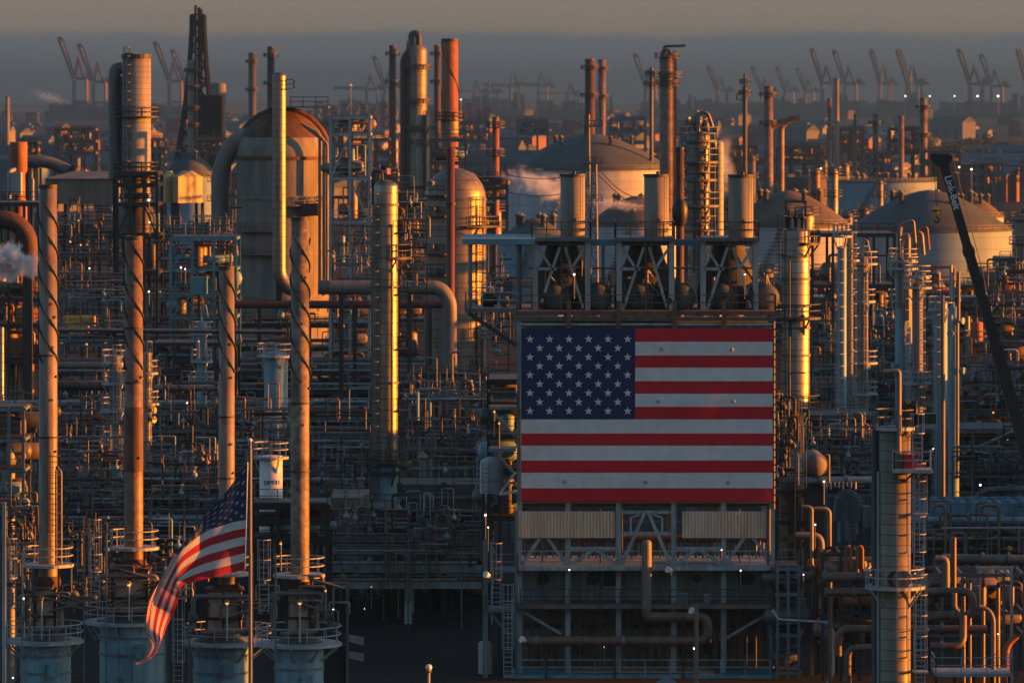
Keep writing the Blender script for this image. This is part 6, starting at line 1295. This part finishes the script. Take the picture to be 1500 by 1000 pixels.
# process units scattered behind, all alike in the haze
R = random.Random(77)
UL = 'dim block of steelwork, pipes and vessels among the tanks behind the refinery front'
for k, (px, y_, D) in enumerate(((110, 330, 900), (300, 330, 950), (560, 250, 1050), (590, 285, 900), (700, 300, 950), (715, 262, 1150), (1080, 270, 1250), (1160, 420, 900), (1215, 400, 850), (1290, 420, 820), (1340, 400, 900), (1380, 430, 760), (1420, 420, 850), (1480, 380, 950), (1040, 240, 1500), (1090, 215, 1700), (1170, 215, 1900), (1290, 225, 1900), (1380, 222, 1900), (1450, 240, 1500), (920, 175, 2400), (1020, 178, 2300), (780, 178, 2400), (690, 180, 2100), (540, 205, 1600), (490, 180, 1900), (310, 205, 1800), (225, 205, 1900), (110, 190, 2000), (40, 210, 1500), (1330, 190, 2400), (1240, 190, 2300))):
    w_ = R.uniform(28, 60); h_ = R.uniform(18, 40)
    t = frame(UL, px - w_/2, px + w_/2, (y_, y_ + h_*.5, y_ + h_), D, 12, 3, R.choice(('dark_steel', 'grey_steel', 'deck_rust')), name='process_unit', stuff=16, seed=100 + k, w=.4*D/1000, stuffmats=('stack_paint', 'insul_pipe', 'grey_pipe', 'orange_rust', 'shed_white', 'brown_pipe'))
    t['group'] = 'process units in the haze'
for k in range(36):
    D = R.uniform(900, 2600); px = R.uniform(0, 1500); hgt = R.uniform(9, 26); rr = R.uniform(.6, 2.2)
    if 745 < px < 1000 and D < 1600: px += 300
    x = X(px, D); t = thing('distant_column', 'small distant process column standing hazy among the tanks and sheds', 'tower', (x, D, 0), 'distant process columns')
    link('shell', MB().lathe(x, D, [(rr, 0)] + dome_prof(rr, hgt - rr, rr, 4), 16), R.choice(('stack_paint', 'stack_rusty', 'alu_dull', 'insul_pipe', 'shed_grey')), t)
    for f in (.5, .75, .95): link('platform', MB().ring(x, D, rr, rr + 1.1, hgt*f - .2, hgt*f, n=12).ringrail(x, D, rr + 1, hgt*f, 1.2, n=12, posts=6, t=.12), 'dark_steel', t)
# single landmark pieces of the middle distance
t = thing('rusty_column', 'short rusty column top lit orange at the edge, over a huge dark elbow', 'vessel', (X(27, 640), 640, 0))
link('shell', MB().lathe(X(27, 640), 640, [(S(13, 640), 0), (S(13, 640), Z(300, 640)), (S(10, 640), Z(290, 640)), (S(10, 640), Z(255, 640)), (S(13, 640), Z(250, 640)), (S(13, 640), Z(210, 640)), (S(12, 640), Z(208, 640))], 26), 'orange_rust', t)
link('box', MB().box(X(20, 640), X(35, 640), 636, 638.5, Z(284, 640), Z(252, 640)), 'shed_white', t)
link('side_pipe', MB().pipe([(X(16, 640), 638, Z(290, 640)), (X(16, 640), 638, Z(250, 640)), (X(24, 640), 638.5, Z(248, 640))], .25, 8), 'pale_steel', t)
t = thing('dark_elbow', 'huge dark duct elbow bending down at the edge above the steam', 'duct', (X(45, 590), 590, 0))
link('body', MB().pipe([W(-30, 322, 590), W(20, 322, 590), W(42, 345, 590), W(42, 400, 590)], S(13.5, 590), 18, bend=S(28, 590), arc=6), 'rust_dark', t)
link('support', MB().bar((X(42, 590), 590, 0), W(42, 400, 590), .8), 'dark_steel', t)
for k, (px, yt, yb_, D, w_, mt, lab) in enumerate(((48, 262, 330, 610, 4, 'pale_steel', 'thin ladder mast beside the rusty column top'), (2, 478, 600, 585, 8, 'alu_clad', 'slice of shiny lit column at the very edge'), (15, 480, 540, 605, 18, 'stack_rusty', 'short fat rusty vessel below the steam plume'), (38, 492, 530, 604, 24, 'orange_rust', 'stubby orange drum below the steam plume'))):
    x, y, z = W(px, yt, D); q = S(w_/2, D); solo('vessel' if k > 1 else 'mast', MB().lathe(x, y, [(q, 0)] + dome_prof(q, z - q*.4, q*.4, 4), 18), mt, lab, 'vessel' if k > 1 else 'mast', (x, y, 0))
line([(375, 602), (560, 602), (760, 604)], 7.5, 'bare_pipe', 'fat dark level duct behind the gleaming tower foot', 545)
line([(75, 535), (190, 535)], 5.5, 'insul_pipe', 'level tan pipe between the first two tall stacks', 520)
line([(85, 564), (190, 566)], 7, 'bare_pipe', 'fat dim level pipe below the tan one between the first two stacks', 522)
line([(225, 568), (320, 568)], 4.5, 'alu_dull', 'bright level pipe passing the thin pale blue column', 540)
line([(205, 691), (292, 691), (298, 696), (298, 712), (330, 712)], 3.4, 'insul_pipe', 'tan pipe with a stepped bend above the waving flag', 470)
line([(88, 682), (122, 682), (122, 700)], 2.2, 'insul_pipe', 'short pale hooked pipe beside the first tall stack', 470)
line([(222, 668), (246, 668), (250, 672), (250, 684)], 2.2, 'alu_dull', 'small pale hooked pipe above the stepped tan pipe', 480)
line([(150, 655), (152, 705)], 3.6, 'orange_rust', 'lit rusty upright pipe between the first two stacks', 470)
line([(300, 515), (300, 555)], 2.4, 'orange_rust', 'short lit pipe behind the thin pale blue column', 600)
for k in range(9): line([(96 + k*5, 732 - k*1.5), (118 + k*4, 690 - k*1.2)], 1.3, ('insul_pipe', 'alu_dull', 'brown_pipe')[k % 3], 'one of the slanting thin pipes fanning up beside the first tall stack', 472)['group'] = 'slanting pipes by the first stack'
line([(85, 483), (420, 486)], 3.2, 'grey_steel', 'long straight grey beam passing behind the tall straked stacks', 420, name='long_girder', cat='beam', n=4)
line([(630, 672), (630, 705)], 3, 'insul_pipe', 'pale upright vent with a conical hat near the furnace building', 470, name='hooded_vent', cat='vent'); x, y, z = W(619, 668, 470)
t = thing('hooded_vent', 'pale tan stub vent with a pointed cap above the dark cooler box', 'vent', (x, y, 0)); link('body', MB().lathe(x, y, [(.3, 0), (.3, z - .1)], 14), 'insul_pipe', t); link('cap', MB().lathe(x, y, [(.32, z - .25), (.46, z - .2), (.46, z), (.02, z + .5)], 16), 'insul_pipe', t)
t = thing('cooler_box', 'dark timber sided cooler box with railing, between gleaming tower and furnace', 'air cooler', (X(652, 448), 448, 0)); D = 448.0
link('siding', MB().box(X(585, D), X(718, D), D, D + 8, Z(747, D), Z(709, D)), 'wood', t)
for px in (585, 650, 718): link('corner_post', MB().box(X(px, D) - .2, X(px, D) + .2, D - .15, D - .02, 0, Z(706, D)), 'dark_steel', t)
for py in (728, 746): link('ledge', MB().box(X(584, D), X(719, D), D - .3, D - .16, Z(py, D) - .1, Z(py, D) + .1), 'grey_steel', t)
mk_rail(t, pts=[(X(585, D), D, Z(709, D)), (X(718, D), D, Z(709, D))], mat_='dark_steel', t=.06)
t = thing('ribbed_shed', 'small pale ribbed roof shed at the foot of the white lettered vessel', 'shed', (X(514, 446), 446, 0)); D = 446.0
m = MB(); n = 44
for k in range(n): xa, xb = X(486 + 54*k/n, D), X(486 + 54*(k+1)/n, D); e, f = .1*(k % 2), .1*((k+1) % 2); m.add([(xa, D - e, Z(744, D)), (xb, D - f, Z(744, D)), (xb, D - f, Z(728, D)), (xa, D - e, Z(728, D)), (xb, D + 3, Z(720, D)), (xa, D + 3, Z(720, D))], [(0,1,2,3), (3,2,4,5)])
link('sheeting', m, 'shed_beige', t); link('post', MB().box(X(490, D), X(492, D), D + .3, D + .6, 0, Z(744, D)), 'dark_steel', t); link('post', MB().box(X(534, D), X(536, D), D + .3, D + .6, 0, Z(744, D)), 'dark_steel', t)
t = thing('lit_drum_tank', 'small white cylinder in shade beside the flag banner', 'tank', (X(721, 409), 409, 0)); link('shell', MB().lathe(X(720, 409), 409, [(S(17, 409), Z(722, 409))] + dome_prof(S(17, 409), Z(678, 409), .5, 4), 24), 'tank_white', t); link('leg', MB().bar((X(708, 409), 409, 0), (X(708, 409), 409, Z(722, 409)), .25), 'dark_steel', t); link('leg', MB().bar((X(732, 409), 409, 0), (X(732, 409), 409, Z(722, 409)), .25), 'dark_steel', t); link('ladder', MB().ladder(X(712, 409), 407.9, Z(722, 409), Z(675, 409), .5, False, .06), 'grey_steel', t)
t = thing('yard_tank', 'small pale upright tank standing in the dark yard by the ladder landings', 'tank', (X(711, 402), 402, 0)); link('shell', MB().lathe(X(711, 402), 402, [(S(10.5, 402), 0)] + dome_prof(S(10.5, 402), Z(943, 402), .3, 4), 20), 'shed_white', t); link('vent', MB().tube((X(711, 402), 402, Z(943, 402)), (X(711, 402), 402, Z(936, 402)), .1, 8), 'grey_steel', t)
# dark machinery hall behind the yard (its black openings face the camera)
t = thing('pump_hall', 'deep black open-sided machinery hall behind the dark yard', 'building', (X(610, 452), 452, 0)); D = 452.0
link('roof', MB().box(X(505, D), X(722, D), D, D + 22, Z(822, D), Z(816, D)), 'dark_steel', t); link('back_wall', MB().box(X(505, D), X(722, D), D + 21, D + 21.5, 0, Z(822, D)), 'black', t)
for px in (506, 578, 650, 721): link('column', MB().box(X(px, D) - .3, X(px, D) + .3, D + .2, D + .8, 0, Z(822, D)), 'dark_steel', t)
R = random.Random(4)
for k in range(14):
    x, y = X(R.uniform(515, 715), D), D + R.uniform(3, 18); r = R.uniform(.4, .9); L = R.uniform(1.5, 3)
    p = thing('pump', 'dark pump set sitting in the shadow of the machinery hall', 'pump', (x, y, 0), 'pumps in the machinery hall'); link('casing', MB().xlathe([(x - L/2, .01), (x - L/2 + .1, r*.8), (x, r), (x + L/2 - .1, r*.6), (x + L/2, .01)], y, r + .5, 14), 'casing', p); link('base', MB().box(x - L*.6, x + L*.6, y - .6, y + .6, 0, .5), 'dark_steel', p); link('discharge', MB().pipe([(x, y, r + .5), (x, y, 3.5), (x + 1.5, y, 3.5)], .16, 8), 'bare_pipe', p)
# a green and blue skid
x, y, z = W(292, 415, 655); t = thing('green_cabinet', 'faded green equipment cabinet on a landing behind the waving flag stack', 'cabinet', (x, y - .3, Z(432, 655))); link('body', MB().box(x - 1.0, x + 1.0, y - 2, y, Z(430, 655), Z(405, 655)), 'teal_paint', t); link('stand', MB().bar((x, y - 1, 0), (x, y - 1, Z(430, 655)), .3), 'dark_steel', t)
x, y, z = W(118, 462, 690); t = thing('yellow_hoist', 'dull yellow hoist trolley hanging under the teal rack', 'hoist', (x, y - 2, z)); link('body', MB().box(x - 2, x + 2, y - 3, y - 1.4, z - 1.2, z).box(x - 1.2, x + 1.2, y - 3, y - 1.4, z - 2.2, z - 1.21), 'yellow', t); link('hanger', MB().bar((x, y - 2, z), (x, y - 2, Z(442, 690)), .2), 'dark_steel', t)

# unseen blocks added out of view, cutting the low sun off the lower equipment
for k, (x0, x1, y0, y1, h, lab) in enumerate(((52, 66, 326, 351, 7.4, 'low grey block added out of view to shade the plant, past the railed deck'), (52, 66, 353, 378, 15.5, 'high grey block added out of view for shade, between two lower ones past the railed deck'), (62, 84, 404, 425.9, 9.5, 'low grey block added out of view for shade, level with the vent pipes'), (62, 84, 426, 454.9, 17.5, 'high grey block added out of view for shade, level with the teal cooler bank'), (62, 84, 455, 492, 19, 'taller grey block added out of view for shade, just past the one by the cooler bank'), (62, 84, 496, 545, 18.0, 'long grey block added out of view for shade, past the tall blue columns'),
 (66, 90, 549, 600, 18.5, 'long grey block added out of view for shade, level with the round exchangers'), (66, 90, 606, 668, 19.0, 'far grey block added out of view for shade, level with the tall rack of pipes'), (70, 95, 672, 745, 17.0, 'farthest grey block added out of view for shade, behind the tall rack of pipes'))):
    t = thing('warehouse', lab, 'warehouse', ((x0 + x1)/2, y0, 0)); link('wall', MB().box(x0, x1, y0, y1, 0, h), 'shed_grey', t); link('roof', MB().box(x0 - .5, x1 + .5, y0 - .5, y1 + .5, h + .01, h + .4), 'tank_roof', t)  # warehouse-shaped sun blocker, added for its shadow
    for q in range(3): link('door', MB().box(x0 - .12, x0 - .02, y0 + 3 + q*7, y0 + 7 + q*7, .02, 5), 'dark_steel', t)

# ------------------------------------------------------------------ lamps
OR = ((115, 323, 790, 'under the raised beige box'), (103, 354, 700, 'in the shade past the first tall stack'), (118, 359, 700, 'next to another, past the first tall stack'), (37, 445, 590, 'below the steam plume'), (127, 504, 690, 'beneath the yellow hoist'), (276, 504, 600, 'reddish, near the thin pale blue column'), (291, 500, 555, 'on the thin pale blue column'),
      (148, 579, 555, 'over the rack between the first two stacks'), (176, 681, 495, 'beside the rusty upright pipe'), (43, 892, 360, 'among valves of the furnace at the edge'), (411, 796, 357, 'beyond the flagpole at ladder top'), (477, 865, 358, 'on a bracket of the furnace nearest the yard'), (544, 859, 436, 'under the yard bridge'), (691, 558, 590, 'low on the broad round-topped vessel'),
      (724, 603, 398, 'on the flank landing beside the banner'), (731, 620, 398, 'just under another beside the banner'), (885, 947, 397, 'on a post on the lowest furnace walkway'), (978, 443, 400, 'on the furnace roof rail'), (1319, 351, 557, 'at the head of the lit riser pipes'), (1455, 604, 540, 'past the boom on the pale beam rack'), (1476, 644, 540, 'close under the crane boom'), (1460, 540, 540, 'above the round exchangers'), (1172, 623, 428, 'near the round pinkish drum'), (1155, 631, 428, 'close to the banner edge by the rusty vessel'), (1328, 638, 367, 'at the hose loop of the banded column'),
      (159, 757, 460, 'on a pole behind the furnaces'), (104, 829, 363, 'at the rim of the first upper landing'), (1298, 540, 600, 'among the columns left of the boom'), (1231, 245, 1900, 'far out at the foot of the thin pair of stacks'), (1010, 173, 2200, 'far out beyond the ringed column'), (514, 125, 5000, 'brightly far off over the red containers'))
WH = ((131, 393, 810, 'on the dark rack past the first stack'), (218, 427, 680, 'lowest on the frame of the broad beige stack'), (265, 392, 655, 'in a pair under the teal frame, first of them'), (271, 394, 655, 'in a pair under the teal frame, second of them'), (219, 326, 690, 'high on the frame of the broad beige stack'), (218, 293, 690, 'topmost on the frame of the broad beige stack'), (274, 590, 555, 'on the rack behind the waving flag stack'), (34, 876, 360, 'by the caged ladder at the edge'), (19, 992, 358, 'low beside the first blue furnace'), (488, 892, 362, 'on the shelter post by the dark yard'),
      (554, 911, 450, 'inside the black machinery hall'), (535, 891, 452, 'small and deep in the black machinery hall'), (711, 754, 398, 'on the stair tower, higher one'), (715, 772, 398, 'on the stair tower, lower one'), (841, 402, 401, 'in the first roof frame near the canopy'), (1091, 402, 401, 'in the roof frame nearest the banded tower'), (834, 834, 398, 'under the furnace walkway on the second column'), (1085, 835, 398, 'under the furnace walkway near its far end'), (1057, 805, 399, 'among the furnace tubes'), (1017, 949, 370, 'on the slim pole before the furnace'), (1194, 768, 400, 'by the staple shaped pipe'), (1177, 841, 396, 'below the rusty vessel'), (1340, 840, 365, 'on the ring landing of the banded column'), (1288, 945, 365, 'low in the manifold before the banded column'), (1462, 928, 380, 'at the goalpost frame'), (1436, 710, 478, 'over the teal cooler bank'), (1367, 657, 480, 'beside the tall blue columns'), (1207, 705, 424, 'on the icy blue level pipe'),
      (675, 146, 5000, 'far off beyond the orange stack'), (1405, 245, 1800, 'far out beside the boom tip'), (1423, 248, 1800, 'far out just past the boom tip'), (1202, 247, 1800, 'far out over the blue tank'), (184, 195, 1300, 'tiny beyond the broad beige stack'), (1362, 141, 9000, 'at the harbour under the grey cranes, first of the row'), (1398, 141, 9000, 'at the harbour under the grey cranes, second of the row'), (1432, 141, 9000, 'at the harbour under the grey cranes, brightest of the row'), (1462, 141, 9000, 'at the harbour under the grey cranes, last of the row'), (1326, 141, 9000, 'at the harbour by the lone grey crane'))
for px, py, D, w in OR: lamp(px, py, D, 'lamp_orange', w, drop=1.8 if D < 1200 else py and Z(py, D) - .1)
for px, py, D, w in WH: lamp(px, py, D, 'lamp_white', w, drop=1.8 if D < 1200 else Z(py, D) - .1)

# ------------------------------------------------------------------ steam and haze
def plume(px, py, D, wx, wz, dens, label, seed, tilt=0.0):
    x, y, z = W(px, py, D); a, b = S(wx/2, D), S(wz/2, D)
    m = bpy.data.materials.new('steam'); m.use_nodes = True; t = m.node_tree; t.nodes.clear(); o = N(t, 'ShaderNodeOutputMaterial'); v = N(t, 'ShaderNodeVolumePrincipled')
    v.inputs['Color'].default_value = (.92, .95, 1, 1); v.inputs['Anisotropy'].default_value = .2
    co = N(t, 'ShaderNodeTexCoord'); ln = t.nodes.new('ShaderNodeVectorMath'); ln.operation = 'LENGTH'
    mp = N(t, 'ShaderNodeMapping'); mp.inputs['Scale'].default_value = (1/a, 1/b, 1/b); t.links.new(co.outputs['Object'], mp.inputs[0]); t.links.new(mp.outputs[0], ln.inputs[0])
    nz = N(t, 'ShaderNodeTexNoise', Scale=2.4/b, Detail=5.0, Roughness=.6); ad = t.nodes.new('ShaderNodeVectorMath'); ad.inputs[1].default_value = (seed*17.0, seed*5.0, 0); t.links.new(co.outputs['Object'], ad.inputs[0]); t.links.new(ad.outputs[0], nz.inputs['Vector'])
    f = mth(t, 'SUBTRACT', mth(t, 'ADD', mth(t, 'MULTIPLY', nz.outputs['Fac'], 2.2), -.35), ln.outputs['Value'])
    t.links.new(mth(t, 'MULTIPLY', smooth(t, f, 0, .95), dens * 1.5), v.inputs['Density']); t.links.new(v.outputs[0], o.inputs['Volume'])
    mb = MB().xlathe([(x - a*cos(q), b*1.02*sin(q) + .01) for q in [pi*k/10 for k in range(11)]], y, z, 16)
    s = link('steam_plume', mb, m, None, (x, y, z)); s['label'] = label; s['category'] = 'steam'; s['kind'] = 'stuff'; s.rotation_euler = (0, tilt, 0)
    return s
plume(14, 384, 480, 120, 72, 4.0, 'thick bluish white steam puff drifting behind the first tall stack', 1, .25)
plume(800, 275, 1000, 170, 60, .45, 'ragged pale steam drifting across the white tank', 2, .3)
plume(905, 300, 830, 130, 24, .8, 'thin ribbon of steam in front of the lower grey dome', 3, .1)
plume(72, 143, 2600, 80, 24, .2, 'thin steam wisp low over the hazy plain', 4, .3)
plume(1062, 245, 530, 44, 130, .22, 'faint steam beside the pale lit column', 5)
hz_m = bpy.data.materials.new('haze'); hz_m.use_nodes = True; t = hz_m.node_tree; t.nodes.clear(); o = N(t, 'ShaderNodeOutputMaterial'); v = N(t, 'ShaderNodeVolumePrincipled')
v.inputs['Color'].default_value = (*HAZE_COLOR, 1); v.inputs['Density'].default_value = HAZE_DENSITY; v.inputs['Anisotropy'].default_value = HAZE_ANISO; t.links.new(v.outputs[0], o.inputs['Volume'])
struct('haze', MB().box(-9500, 9500, -400, 31000, -1.5, 150), hz_m, 'stuff')
